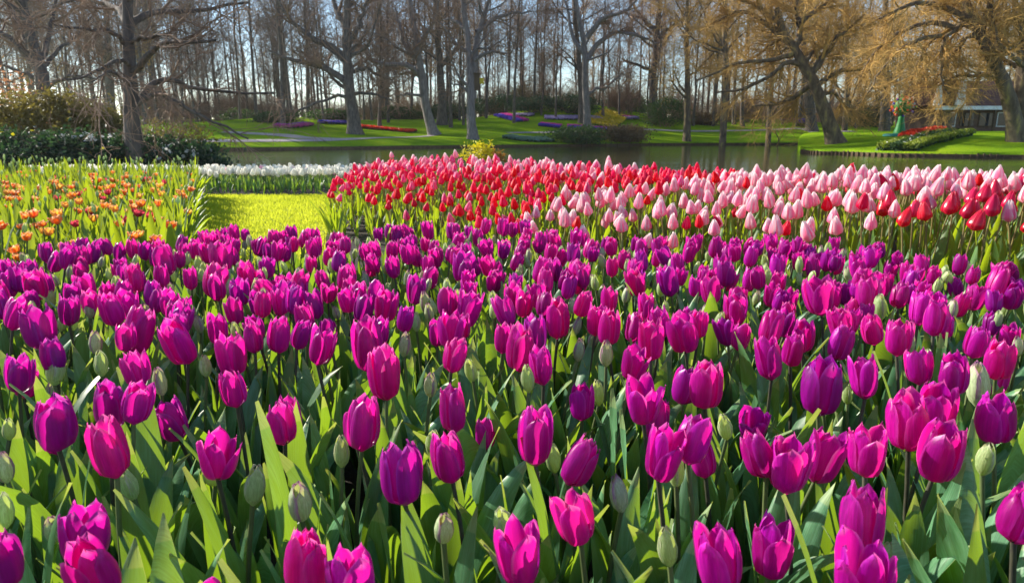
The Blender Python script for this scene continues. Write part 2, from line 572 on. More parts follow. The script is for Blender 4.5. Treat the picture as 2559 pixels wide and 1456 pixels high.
NEAR_X = [-60, -8.5, -6.6, -5.2, -3.0, 0.0, 2.0, 5.0, 12.0, 60.0]
NEAR_Y = [26.0, 21.0, 16.0, 13.6, 13.2, 9.6, 7.6, 6.6, 6.2, 6.0]
BED_F = np.array([(-1.55, 5.6), (-0.9, 5.0), (-0.4, 4.2), (0.3, 3.5), (1.0, 3.2), (1.6, 2.9), (2.2, 2.5), (3.2, 1.9), (4.5, 1.4)])
BED_B = np.array([(-1.8, 8.3), (-1.2, 8.3), (0.2, 7.7), (1.4, 6.3), (2.6, 5.7), (4.6, 5.3), (6.0, 5.2)])


def bed_front(x):
    return np.interp(x, BED_F[:, 0], BED_F[:, 1])


def bed_back(x):
    return np.interp(x, BED_B[:, 0], BED_B[:, 1])


def near_z(x, y):
    x = np.asarray(x, float)
    y = np.asarray(y, float)
    z = -0.12 * sstep(8.5, 13.5, y)
    mound = 0.13 * sstep(0, 1.6, y - bed_front(x)) * sstep(-0.2, 0.6, bed_back(x) + .8 - y) * sstep(-2.0, -1.2, x)
    return z + mound


def build_near():
    xs = np.unique(np.concatenate([np.linspace(-60, -12, 12), np.linspace(-12, 8, 140), np.linspace(8, 60, 14)]))
    ts = np.concatenate([np.linspace(0, 1, 110)])
    ysh = np.interp(xs, NEAR_X, NEAR_Y)
    Y = -4 + (ysh[None] + 4) * ts[:, None]
    X = np.repeat(xs[None], len(ts), 0)
    Z = near_z(X, Y) + 0.008 * np.sin(X * 9 + Y * 5) * np.sin(Y * 11)
    V = np.stack([X, Y, Z], -1).reshape(-1, 3)
    lip = np.stack([xs, ysh + 0.02, np.full_like(xs, -1.0)], -1)
    V = np.vstack([V, lip])
    return Geo(V, grid_faces(len(ts) + 1, len(xs)))


# soil / lawn split by a material that is soil in the beds and lawn elsewhere (real outlines of the beds)
def near_ground_material():
    m, nt, out = mat_new("garden ground")
    p = N(nt, "ShaderNodeBsdfPrincipled")
    c = coords(nt, "Object")
    at = N(nt, "ShaderNodeAttribute", attribute_name="edge")
    s = ramp(nt, noise(nt, 14, 6, c), [(0.3, (0.012, 0.009, 0.006)), (0.7, (0.05, 0.037, 0.025))])
    g = ramp(nt, noise(nt, 9, 6, c), [(0.3, (0.14, 0.19, 0.012)), (0.7, (0.34, 0.38, 0.02))])
    nt.links.new(mixc(nt, at.outputs["Fac"], s, g), p.inputs["Base Color"])
    p.inputs["Roughness"].default_value = 0.9
    nt.links.new(bump(nt, noise(nt, 25, 6, c), 0.7, 0.03), p.inputs["Normal"])
    nt.links.new(p.outputs[0], out.inputs[0])
    return m


def lawn_right(y):
    return np.interp(y, [3.0, 5.6, 8.3, 9.6], [-0.75, -1.55, -1.85, -1.85])


def lawn_left(y):
    return np.interp(y, [3.0, 3.4, 5.5, 7.5, 9.5], [-1.55, -1.68, -2.6, -3.45, -4.3])


def is_lawn(x, y):
    return (y > 3.35) & (y < 9.55 + .05 * np.sin(np.asarray(x) * 17) + .04 * np.sin(np.asarray(x) * 41)) & (x > lawn_left(y)) & (x < lawn_right(y))


g = build_near()
lw = is_lawn(g.V[:, 0], g.V[:, 1]).astype(float)
lw = np.maximum(lw, ((g.V[:, 1] > 13.0) | (g.V[:, 0] > 6.8) | ((g.V[:, 0] > 4.3) & (g.V[:, 1] < 1.3))).astype(float))
g.e = lw
o = put("garden_ground", g.mesh("garden_ground", [near_ground_material()]))
tag(o, kind="structure")

# lake bed / base earth reaching the horizon, and the water
o = put("ground", Geo([(-900, -200, -1.05), (900, -200, -1.05), (900, 1300, -1.05), (-900, 1300, -1.05)], [(0, 1, 2, 3)]).mesh("ground", [M['soil']]))
tag(o, kind="structure")
o = put("lake_water", Geo([(-160, 3.5, WATER_Z), (160, 3.5, WATER_Z), (160, 95, WATER_Z), (-160, 95, WATER_Z)], [(0, 1, 2, 3)]).mesh("lake_water", [M['water']]))
tag(o, kind="structure")

# far bank
SH_PIX = [(-900, 388), (0, 385), (500, 378), (1000, 371), (1400, 366), (1650, 363), (2000, 362), (2500, 362)]
SH = np.array([at_z(u, v, WATER_Z)[:2] for u, v in SH_PIX])
SH = np.vstack([[-400, SH[0, 1]], SH, [400, SH[-1, 1]]])


def far_shore(x):
    return np.interp(x, SH[:, 0], SH[:, 1])


def far_z(x, y):
    x = np.asarray(x, float)
    y = np.asarray(y, float)
    t = np.maximum(y - far_shore(x), 0)
    top = 2.3 + 1.1 * np.exp(-((x - 9) / 9.0) ** 2) + 0.7 * np.sin(x * 0.075 + 0.8) + 0.35 * np.sin(x * 0.19)
    z = -0.15 + 0.45 * sstep(0, 5, t) + top * sstep(3, 34, t)
    return z + 0.10 * np.sin(x * 0.33 + y * 0.21) * sstep(2, 10, t)


xs = np.unique(np.concatenate([np.linspace(-400, -70, 14), np.linspace(-70, 70, 150), np.linspace(70, 400, 14)]))
ts = np.concatenate([[0], np.linspace(0.3, 12, 24), np.linspace(13, 60, 48), np.geomspace(64, 900, 16)])
ysh = far_shore(xs)
X = np.repeat(xs[None], len(ts), 0)
Y = ysh[None] + ts[:, None]
Z = far_z(X, Y)
lip = np.stack([xs, ysh - 0.03, np.full_like(xs, -1.0)], -1)
V = np.vstack([lip, np.stack([X, Y, Z], -1).reshape(-1, 3)])
o = put("far_lawn", Geo(V, grid_faces(len(ts) + 1, len(xs))).mesh("far_lawn", [M['lawn']]))
tag(o, kind="structure")

# the lawn tongue on the right
PF = np.array([at_z(u, v, WATER_Z)[:2] for u, v in [(2006, 381), (2040, 385), (2120, 387), (2240, 391), (2400, 394), (2559, 396), (2900, 402)]])
PF = np.vstack([PF, PF[-1] + np.array([25, -3])])
PB = np.array([PF[0] + [.25, .5], PF[0] + [1.5, 4.5], PF[0] + [4.5, 11], [26, 57], [32, 64], [40, 70], [52, 75], [90, 78]])
PFr, PBr = resample(PF, 70), resample(PB, 70)
tt = np.linspace(0, 1, 44)
TX = PFr[None, :, 0] * (1 - tt[:, None]) + PBr[None, :, 0] * tt[:, None]
TY = PFr[None, :, 1] * (1 - tt[:, None]) + PBr[None, :, 1] * tt[:, None]


def tongue_z(x, y):
    x = np.asarray(x, float)
    y = np.asarray(y, float)
    d = y - np.interp(x, PF[:, 0], PF[:, 1])
    s = sstep(0.0, 6, x - PF[0, 0])
    return -0.13 + 0.55 * sstep(0, 7, d) * s + 0.45 * sstep(6, 26, d) * s + 0.05 * sstep(0, 2, d)


TZ = tongue_z(TX, TY)
V = np.stack([TX, TY, TZ], -1)
front = V[0].copy(); front[:, 2] = -1.0
back = V[-1].copy(); back[:, 2] = -1.0
V = np.vstack([front[None], V, back[None]])
o = put("lawn_tongue", Geo(V.reshape(-1, 3), grid_faces(V.shape[0], V.shape[1])).mesh("lawn_tongue", [M['lawn']]))
tag(o, kind="structure")


def edging(name, line, label, h=0.2, th=0.09):
    """Timber revetment along a shore line: planks between stakes."""
    line = resample(line, 60)
    root = empty(name, (*line[0], WATER_Z), label, "edging")
    pl = []
    st = []
    for a, b in zip(line[:-1], line[1:]):
        d = b - a
        L = np.linalg.norm(d)
        ang = math.atan2(d[1], d[0])
        m = TRS((*(a - line[0]), 0), (0, 0, ang), 1)
        pl.append((box_geo(0, L - 0.01, -th, 0, -0.3, h), m, 0))
        st.append((box_geo(-0.04, 0.04, -th - .07, -th - .003, -0.4, h + random.uniform(-.02, .05)), m, 0))
    put("plank", join(pl).mesh("plank", [M['wood']], False), root)
    put("stake", join(st).mesh("stake", [M['wood']], False), root)
    return root


edging("timber_edging", PF[:, :2] - [0, 0.04], "brown timber edging along the waterline of the sunlit lawn at right", 0.17)
edging("timber_edging", np.array([[x, far_shore(x) - 0.06] for x in np.linspace(-40, 30, 30)]), "dark timber edging along the far shore of the lake below the lawn slope", 0.2)


def terrain(x, y):
    """Height of whatever ground lies at x, y beyond the lake."""
    fz = far_z(x, y) if y >= far_shore(x) else -9
    if x > PF[0, 0] and y >= np.interp(x, PF[:, 0], PF[:, 1]) and y <= np.interp(x, PB[:, 0], PB[:, 1]):
        return max(float(fz), float(tongue_z(x, y)))
    return float(fz)


def hit(u, v, y0=30, y1=160):
    """Where the sight line through a pixel meets the ground beyond the lake."""
    d = ray(u, v)
    best, by = 1e9, 60
    for y in np.arange(y0, y1, 0.25):
        p = np.array([0, 0, CAMZ]) + d * (y / d[1])
        if p[2] <= terrain(p[0], y):
            return np.array([p[0], y, terrain(p[0], y)])
        if p[2] - terrain(p[0], y) < best * (.97 if best < 2 else 1):
            best, by = p[2] - terrain(p[0], y), y
    p = np.array([0, 0, CAMZ]) + d * (by / d[1])
    return np.array([p[0], by, terrain(p[0], by)])


def ribbon(name, pts, widths, mat, lift=0.03, kind="structure"):
    line = resample(np.array(pts), 60)
    w = np.interp(np.linspace(0, 1, 60), np.linspace(0, 1, len(widths)), widths)
    d = np.gradient(line[:, :2], axis=0)
    d /= np.linalg.norm(d, axis=1, keepdims=True)
    nrm = np.stack([-d[:, 1], d[:, 0]], 1)
    rows = []
    for s in np.linspace(-1, 1, 5):
        q = line[:, :2] + nrm * (w * s / 2)[:, None]
        z = [terrain(a, b) + lift for a, b in q]
        rows.append(np.column_stack([q, z]))
    V = np.stack(rows, 0)
    o = put(name, Geo(V.reshape(-1, 3), grid_faces(5, 60)).mesh(name, [mat]))
    return tag(o, kind=kind)


ribbon("path", [hit(300, 350), hit(520, 352), hit(700, 352), hit(830, 350), hit(960, 345), hit(1090, 338)], [1.6, 1.6, 1.6, 1.3, 1.0, .8], M['path'])
ribbon("path", [hit(560, 330), hit(700, 338), hit(760, 345), hit(850, 350)], [1.3, 1.6, 1.6, 1.5], M['path'], 0.034)
ribbon("path", [hit(1270, 333), hit(1380, 331), hit(1440, 327), hit(1640, 325), hit(1850, 327), hit(2020, 326), hit(2120, 330)], [1.0, 1.0, 1.0, 1.2, 1.2, 1.2, 1.2], M['path'])

# ------------------------------------------------------------------ tulip templates
def petal_geo(th0, H, W, prof_r, prof_w, flare, off, r, ns=10, nt=7, fringe=0.0, wob=1.0, curl=None):
    s = np.linspace(0, 1, ns)
    t = np.linspace(-1, 1, nt)
    rr = np.interp(s, prof_r[0], prof_r[1])
    rr = rr + flare * s ** 2.2
    w = W * np.interp(s, prof_w[0], prof_w[1])
    hw = w / np.maximum(rr, 0.012)
    hw = np.minimum(hw, 1.35)
    S, T = np.meshgrid(s, t, indexing='ij')
    A = th0 + T * hw[:, None] + 0.12 * wob * r.normal() * S
    RR = rr[:, None] + off - 0.0016 * np.exp(-(T / .18) ** 2) * S - 0.002 * np.abs(T) ** 2 * (1 - S) + (curl if curl is not None else 0.0022) * np.abs(T) ** 2.6 * S ** .7
    RR = RR + 0.0012 * wob * np.sin(T * 3 + r.uniform(0, 6) + S * 4) * S
    Z = H * S ** 0.92 + 0.0025 * wob * np.sin(T * 4 + r.uniform(0, 6)) * S ** 3
    if fringe:
        RR = RR + fringe * r.normal(size=RR.shape) * S ** 2
        Z = Z + fringe * r.normal(size=RR.shape) * S ** 2
    V = np.stack([RR * np.cos(A), RR * np.sin(A), Z], -1).reshape(-1, 3)
    E = np.clip(np.maximum(np.abs(T) ** 1.5, S ** 3) + 0.0, 0, 1)
    return Geo(V, grid_faces(ns, nt), None, E.ravel())


CUP_R = ([0, .04, .12, .28, .55, .8, 1], [.004, .013, .0215, .0262, .0270, .0250, .0205])
CUP_W = ([0, .12, .3, .5, .72, .87, .95, 1], [.45, .78, .97, 1.0, .92, .66, .36, .03])
CONE_R = ([0, .03, .10, .24, .5, .76, 1], [.006, .019, .0265, .0285, .0235, .0142, .0035])
CONE_W = ([0, .08, .25, .5, .75, .9, 1], [.6, .9, 1.0, .88, .55, .28, .03])


def flower_parts(seed, kind):
    """Returns (inner Geo, [outer petal Geos])."""
    r = np.random.default_rng(seed)
    if kind in ('cup', 'half', 'open'):
        fl = {'cup': (-.003, .001), 'half': (.001, .007), 'open': (.006, .016)}[kind]
        H = r.uniform(.082, .098)
        th = r.uniform(0, 6.28)
        inner = Geo()
        for k in range(3):
            inner.add(petal_geo(th + k * 2.094 + 1.047 + r.normal() * .08, H * r.uniform(.93, 1.04), .024, CUP_R, CUP_W, r.uniform(*fl) * .7 - .002, -.0042, r, wob=1.6, curl=r.uniform(-.003, .002)))
        outer = [petal_geo(th + k * 2.094 + r.normal() * .08, H * r.uniform(.86, 1.0), .0238, CUP_R, CUP_W, r.uniform(*fl), .0018, r, wob=1.5, curl=r.uniform(-.0075, -.001)) for k in range(3)]
        return inner, outer
    if kind == 'cone':
        H = r.uniform(.076, .096)
        th = r.uniform(0, 6.28)
        inner = Geo()
        for k in range(3):
            inner.add(petal_geo(th + k * 2.094 + 1.047, H * r.uniform(.95, 1.03), .025, CONE_R, CONE_W, r.uniform(-.001, .002), -.001, r, 8, 6))
        outer = [petal_geo(th + k * 2.094, H * r.uniform(.9, 1.0), .026, CONE_R, CONE_W, r.uniform(-.001, .004), .0018, r, 8, 6, curl=r.uniform(-.006, 0)) for k in range(3)]
        return inner, outer
    if kind == 'parrot':
        H = r.uniform(.05, .065)
        th = r.uniform(0, 6.28)
        inner = Geo()
        for k in range(3):
            inner.add(petal_geo(th + k * 2.094 + 1.047, H, .026, CUP_R, CUP_W, r.uniform(.004, .014), -.001, r, 8, 7, .003, 2.5))
        outer = [petal_geo(th + k * 2.094, H * .9, .027, CUP_R, CUP_W, r.uniform(.01, .028), .001, r, 8, 7, .003, 2.5) for k in range(3)]
        return inner, outer
    if kind == 'bud':
        H = r.uniform(.056, .070)
        th = r.uniform(0, 6.28)
        BR = ([0, .08, .25, .45, .7, .9, 1], [.004, .0100, .0140, .0148, .0115, .006, .002])
        BW = ([0, .1, .3, .5, .75, .9, 1], [.8, .95, 1, .95, .7, .35, .05])
        g = Geo()
        for k in range(3):
            g.add(petal_geo(th + k * 2.094, H * r.uniform(.97, 1.02), .019, BR, BW, 0, .0004 * k, r, 10, 7, 0, .4))
        return g, []


def leaf_geo(seed, L=0.32, W=0.028, lean=0.5, droop=0.5, twist=0.4, ns=12, fold=0.35):
    r = np.random.default_rng(seed)
    s = np.linspace(0, 1, ns)
    phi = math.radians(88) - lean * (0.35 + 0.65 * s) - droop * s ** 2.5
    step = L / (ns - 1)
    px = np.concatenate([[0], np.cumsum(np.cos(phi[:-1]) * step)])
    pz = np.concatenate([[0], np.cumsum(np.sin(phi[:-1]) * step)])
    w = W * np.interp(s, [0, .1, .3, .5, .7, .85, .95, 1], [.45, .65, .95, 1, .82, .5, .2, .02])
    t = np.array([-1, -.93, -.5, 0, .5, .93, 1])
    V = []
    E = []
    tw = twist * s * r.choice([-1, 1])
    for i in range(ns):
        tx, tz = math.cos(phi[i]), math.sin(phi[i])
        side = np.array([0, math.cos(tw[i]), 0]) + math.sin(tw[i]) * np.array([-tz, 0, tx])
        nrm = np.cross(side, np.array([tx, 0, tz]))
        fo = fold * (1 - 0.75 * s[i]) + .06
        for q in t:
            p = np.array([px[i], 0, pz[i]]) + side * w[i] * q - nrm * (fo * w[i] * abs(q) ** 1.4) * -1
            p = p + nrm * 0.11 * W * math.sin(s[i] * 9 + q * 2 + seed) * abs(q)
            V.append(p)
            E.append(1.0 if abs(q) == 1 or i == ns - 1 else (.97 if i == ns - 2 else 0))
    return Geo(V, grid_faces(ns, len(t)), None, E)


def stem_geo(seed, r0=.0035, H=1.0, bend=.02):
    r = np.random.default_rng(seed)
    k = 7
    z = np.linspace(0, 1, k)
    a = r.uniform(0, 6.28)
    b = bend * np.sin(z * np.pi)
    P = np.stack([b * math.cos(a), b * math.sin(a), z * H], -1)
    return tubes(P[None], np.full((1, k), r0), 6)


FL = {}
for kind, nvar in (('cup', 10), ('half', 10), ('open', 8), ('cone', 10), ('parrot', 6), ('bud', 5)):
    FL[kind] = [flower_parts(100 + 17 * i + hash(kind) % 1 + len(kind) * 31, kind) for i in range(nvar)]
LEAF = []
for i in range(16):
    LEAF.append(leaf_geo(i, L=random.uniform(.31, .405), W=random.uniform(.019, .031), lean=random.uniform(.06, .48), droop=random.choice([.0, .15, .3, .5, .9]), twist=random.uniform(.1, .9)))
LEAF_S = [leaf_geo(40 + i, L=random.uniform(.28, .38), W=random.uniform(.015, .023), lean=random.uniform(.05, .5), droop=random.choice([0, .1, .3, .6]), twist=random.uniform(.1, .7), ns=8) for i in range(10)]
STEM = [stem_geo(i) for i in range(5)]
_mc = {}


def mesh_of(key, geo, mats):
    if key not in _mc:
        _mc[key] = geo.mesh(key[0], mats)
    return _mc[key]


class Plant:
    """One tulip: where it stands, how tall, which bits."""

    def __init__(self, x, y, h, kind, mats, rad=1.0, leaves=3, lset='near', tilt=0.07, gz=None, nleaf_up=1.0, r=random):
        self.kind, self.mats, self.rad = kind, mats, rad
        self.loc = (x, y, float(near_z(x, y)) - 0.005 if gz is None else gz)
        self.rot = (r.gauss(0, tilt), r.gauss(0, tilt), r.uniform(0, 6.28))
        self.h = h
        self.var = r.randrange(len(FL[kind])) if kind else 0
        self.sv = r.randrange(len(STEM))
        self.frot = (r.gauss(0, .15), r.gauss(0, .15), r.uniform(0, 6.28))
        self.fs = rad * r.uniform(.96, 1.04)
        self.leaves = []
        a0 = r.uniform(0, 6.28)
        bank = LEAF if lset == 'near' else LEAF_S
        for k in range(leaves):
            s = r.uniform(.78, 1.08) * nleaf_up * min(1.15, h / .40 if h else 1)
            self.leaves.append((r.randrange(len(bank)), a0 + k * 2.3 + r.gauss(0, .3), s, r.uniform(.0, .03) + .015 * k, s * r.uniform(.85, 1.15)))
        self.lset, self.bank = lset, bank

    def geo_list(self):
        """(Geo, matrix, material) for merging; whole plant."""
        base = TRS(self.loc, self.rot, 1)
        out = []
        if self.kind:
            out.append((STEM[self.sv], base @ TRS((0, 0, 0), (0, 0, 0), (1, 1, self.h)), self.mats[1]))
            inner, outer = FL[self.kind][self.var]
            fm = base @ TRS((0, 0, self.h - .002), self.frot, self.fs)
            out.append((inner, fm, self.mats[0]))
            for q in outer:
                out.append((q, fm, self.mats[0]))
        for li, a, s, z, ws in self.leaves:
            out.append((self.bank[li], base @ TRS((0, 0, z), (0, 0, a), (s, ws, s)), self.mats[2]))
        return out

    def build(self, name, label, cat, group, petals=False):
        root = empty(name, self.loc, label, cat, group, self.rot)
        if self.kind:
            put("stem", mesh_of(("stem", self.sv, self.mats[1]), STEM[self.sv], [M[self.mats[1]]]), root, scale=(1, 1, self.h))
            inner, outer = FL[self.kind][self.var]
            fn = "bud" if self.kind == 'bud' else "flower"
            if petals and outer:
                f = put(fn, mesh_of((fn, self.kind, self.var, self.mats[0], 'in'), inner, [M[self.mats[0]]]), root, (0, 0, self.h - .002), self.frot, (self.fs,) * 3)
                for qi, q in enumerate(outer):
                    put("petal", mesh_of(("petal", self.kind, self.var, self.mats[0], qi), q, [M[self.mats[0]]]), f)
            else:
                whole = join([(inner, None, 0)] + [(q, None, 0) for q in outer])
                put(fn, mesh_of((fn, self.kind, self.var, self.mats[0], 'all'), whole, [M[self.mats[0]]]), root, (0, 0, self.h - .002), self.frot, (self.fs,) * 3)
        for li, a, s, z, ws in self.leaves:
            put("leaf", mesh_of(("leaf", self.lset, li, self.mats[2]), self.bank[li], [M[self.mats[2]]]), root, (0, 0, z), (0, 0, a), (s, ws, s))
        return root

    def head(self):
        return (self.loc[0], self.loc[1], self.loc[2] + self.h + .035)


def mass(name, plants, label, cat, group=None):
    """The many that are too far or too hidden to be told apart: one object."""
    names = sorted({m for p in plants for m in p.mats})
    ix = {m: i for i, m in enumerate(names)}
    gl = [(a, b, ix[c]) for p in plants for a, b, c in p.geo_list()]
    o = put(name, join(gl).mesh(name, [M[m] for m in names]))
    return tag(o, label, cat, None, "stuff")


# ------------------------------------------------------------------ purple bed
# (u, v, width in px, kind, label) of the purple heads that can be told apart
PURPLE = [
    (212, 1325, 125, 'half', "wide purple tulip with parted petals, directly above another at the bottom left corner"),
    (222, 1425, 122, 'cup', "purple tulip cut by the bottom edge of the photo, left of all others there"),
    (4, 1400, 60, 'cup', "purple tulip mostly hidden by the left edge, near the bottom corner"),
    (127, 1052, 104, 'cup', "lone purple tulip with a split down its front, near the left edge"),
    (268, 1018, 82, 'cup', "left and darker one of two touching purple tulips behind a closed one, left foreground"),
    (322, 1008, 84, 'half', "right one of two touching purple tulips with upright ragged tips, left foreground"),
    (297, 1130, 100, 'cup', "squarish closed purple tulip with a green leaf and bud before its base, left foreground"),
    (541, 1140, 114, 'open', "open purple tulip with a right petal spreading away, dark stem below, left foreground"),
    (598, 968, 66, 'cup', "small dark purple tulip just left of a sunlit broad yellow green leaf"),
    (702, 1054, 80, 'cup', "narrow upright purple tulip on a dark stem, right of the glowing yellow green leaf"),
    (905, 1062, 95, 'cup', "tall purple tulip with a pink lit left side, just below the overlapping pair"),
    (922, 874, 84, 'cup', "rounded purple tulip behind the left shoulder of a larger leaning one, centre left"),
    (965, 944, 92, 'half', "purple tulip leaning right in front of a rounded one, centre left"),
    (1013, 1180, 116, 'cup', "largest closed purple tulip with a dark cleft down its front, centre foreground"),
    (1143, 1028, 70, 'cup', "compact reddish purple tulip above a green bud, centre foreground"),
    (1122, 1145, 62, 'cup', "purple tulip half hidden behind a green bud, right of the largest one"),
    (1130, 886, 68, 'half', "purple tulip with a pink lit left flank below a flared one, centre"),
    (1128, 826, 80, 'open', "flared purple tulip directly above a narrow one, centre of the bed"),
    (1300, 1390, 136, 'open', "large purple tulip with three tall points at the bottom edge, centre"),
    (1350, 1098, 104, 'half', "tall purple tulip with a bright central petal and a small one tucked behind it"),
    (1413, 1145, 54, 'cup', "small purple tulip tucked behind the right side of a tall one, centre foreground"),
    (1458, 1282, 112, 'half', "tall purple tulip with a broad smooth front petal low in the centre right foreground"),
    (1285, 878, 76, 'cup', "leftmost purple tulip of a touching trio right of the centre"),
    (1365, 914, 66, 'half', "front purple tulip of a touching trio, beside a pale green bud"),
    (1343, 846, 70, 'half', "rearmost purple tulip of a touching trio, with a jagged crown"),
    (1575, 902, 84, 'open', "flared purple tulip with a wing petal to the right, behind a notched one"),
    (1613, 1002, 104, 'open', "notched purple tulip with spreading tips, above a wide cluster"),
    (1645, 1135, 122, 'open', "wide purple tulip with a standing left petal, a green bud before its right side"),
    (1722, 1105, 86, 'half', "purple tulip behind the right shoulder of a wide one, centre right"),
    (1760, 955, 88, 'cup', "tall oval purple tulip standing clear of its neighbours, centre right"),
    (1715, 825, 86, 'half', "purple tulip crossed by a long diagonal leaf tip at its left"),
    (1805, 1405, 112, 'half', "purple tulip at the bottom edge with pale leaf beside it, right of centre"),
    (1935, 902, 76, 'half', "purple tulip partly behind a tall bud stalk, right of centre"),
    (1925, 822, 60, 'cup', "purple tulip rising behind a tall green bud, right of centre"),
    (1978, 1165, 132, 'open', "big bulging purple tulip with a right petal falling away, right foreground"),
    (1908, 1125, 72, 'cup', "purple tulip squeezed behind the left of a big bulging one, right foreground"),
    (2042, 968, 104, 'cup', "wide purple tulip with a green bud standing right before it"),
    (2148, 1120, 122, 'open', "pinkish purple tulip flaring like a vase with a right point, right foreground"),
    (2155, 950, 86, 'open', "short flared purple tulip above a dark leaf, right side"),
    (2090, 856, 60, 'cup', "slim plain purple tulip standing alone, right of the tall green bud"),
    (2185, 1312, 116, 'half', "purple tulip with a lit left petal and folded top, low at the right"),
    (2165, 1440, 170, 'open', "very wide purple tulip cut by the bottom edge, right side"),
    (2285, 1055, 112, 'half', "purple tulip with a curled front petal, behind a smooth oval one at right"),
    (2342, 1016, 110, 'half', "purple tulip at the back of a cluster of three, right side"),
    (2345, 1127, 110, 'cup', "smooth oval purple tulip leaning right at the front of a cluster of three"),
    (2255, 846, 70, 'half', "purple tulip with dark red lower front, far right middle rows"),
    (2316, 916, 66, 'half', "purple tulip beside a leaning green bud, right side middle rows"),
    (2390, 935, 76, 'cup', "reddish purple tulip left of a fat green bud near the right edge"),
    (2490, 890, 80, 'cup', "dark purple tulip above a fat green bud near the right edge"),
    (2500, 1042, 96, 'cup', "dull reddish purple tulip crossed by a grey green leaf tip at the right edge"),
    (2535, 1285, 96, 'cup', "tall reddish purple tulip cut by the right edge, near the bottom"),
    (1985, 872, 42, 'cup', "very narrow purple tulip between two bud stalks, right of centre"),
    (775, 1400, 84, 'cup', "purple tulip mostly hidden behind a folded leaf at the bottom, left of centre"),
    (885, 1452, 104, 'half', "purple tulip whose tips only just show above the bottom edge"),
    (25, 932, 76, 'half', "dark purple tulip cut by the left edge, below a larger flared one"),
    (100, 822, 100, 'open', "large dark purple tulip with a standing left point near the left edge"),
    (142, 885, 48, 'cup', "purple tulip half hidden below a large dark flared one, left"),
    (325, 832, 80, 'cup', "broad rounded purple tulip with a dark base, left middle rows"),
    (470, 856, 76, 'cup', "rounded purple tulip on a short stalk, right of a small green bud, left"),
    (355, 922, 60, 'half', "purple tulip leaning left behind a pale green bud, left"),
    (577, 890, 80, 'half', "rough topped purple tulip just above a small dark one, left of centre"),
    (790, 862, 80, 'open', "pink lit purple tulip with a green bud before it, left of centre"),
    (690, 838, 62, 'cup', "left one of two dark purple tulips side by side behind a leaf tip"),
    (737, 836, 48, 'cup', "right one of two dark purple tulips side by side behind a leaf tip"),
    (1540, 822, 62, 'cup', None), (1625, 850, 76, 'half', None), (1660, 800, 60, 'half', None), (2120, 800, 50, 'half', None), (2395, 805, 70, 'half', None), (2430, 852, 52, 'cup', None),
    (1407, 796, 64, 'cup', None), (1185, 780, 76, 'open', None), (1280, 776, 56, 'half', None), (1326, 765, 42, 'cup', None), (1437, 750, 46, 'cup', None), (1525, 745, 46, 'half', None),
    (2062, 746, 90, 'open', None), (2172, 736, 70, 'half', None), (2310, 776, 60, 'half', None), (1875, 766, 66, 'half', None), (1770, 725, 58, 'half', None), (1700, 705, 58, 'half', None), (1625, 775, 50, 'half', None),
    (805, 766, 60, 'open', None), (740, 750, 50, 'half', None), (672, 760, 36, 'cup', None), (580, 780, 46, 'half', None), (960, 756, 64, 'half', None), (905, 765, 56, 'half', None), (868, 742, 50, 'half', None),
    (520, 706, 72, 'half', None), (436, 755, 50, 'open', None), (310, 765, 62, 'cup', None), (190, 776, 60, 'half', None), (230, 742, 56, 'half', None), (410, 690, 42, 'cup', None), (440, 650, 62, 'cup', None), (350, 700, 44, 'cup', None),
    (400, 800, 60, 'half', None), (455, 812, 60, 'half', None), (540, 820, 58, 'half', None), (20, 726, 46, 'cup', None), (82, 706, 64, 'half', None), (1035, 725, 54, 'half', None), (1440, 692, 70, 'open', None), (1130, 662, 66, 'half', None),
    (2440, 700, 56, 'cup', None), (2485, 730, 48, 'cup', None), (2370, 765, 56, 'half', None), (1590, 702, 56, 'half', None), (1320, 676, 50, 'half', None), (530, 640, 66, 'half', None),
]
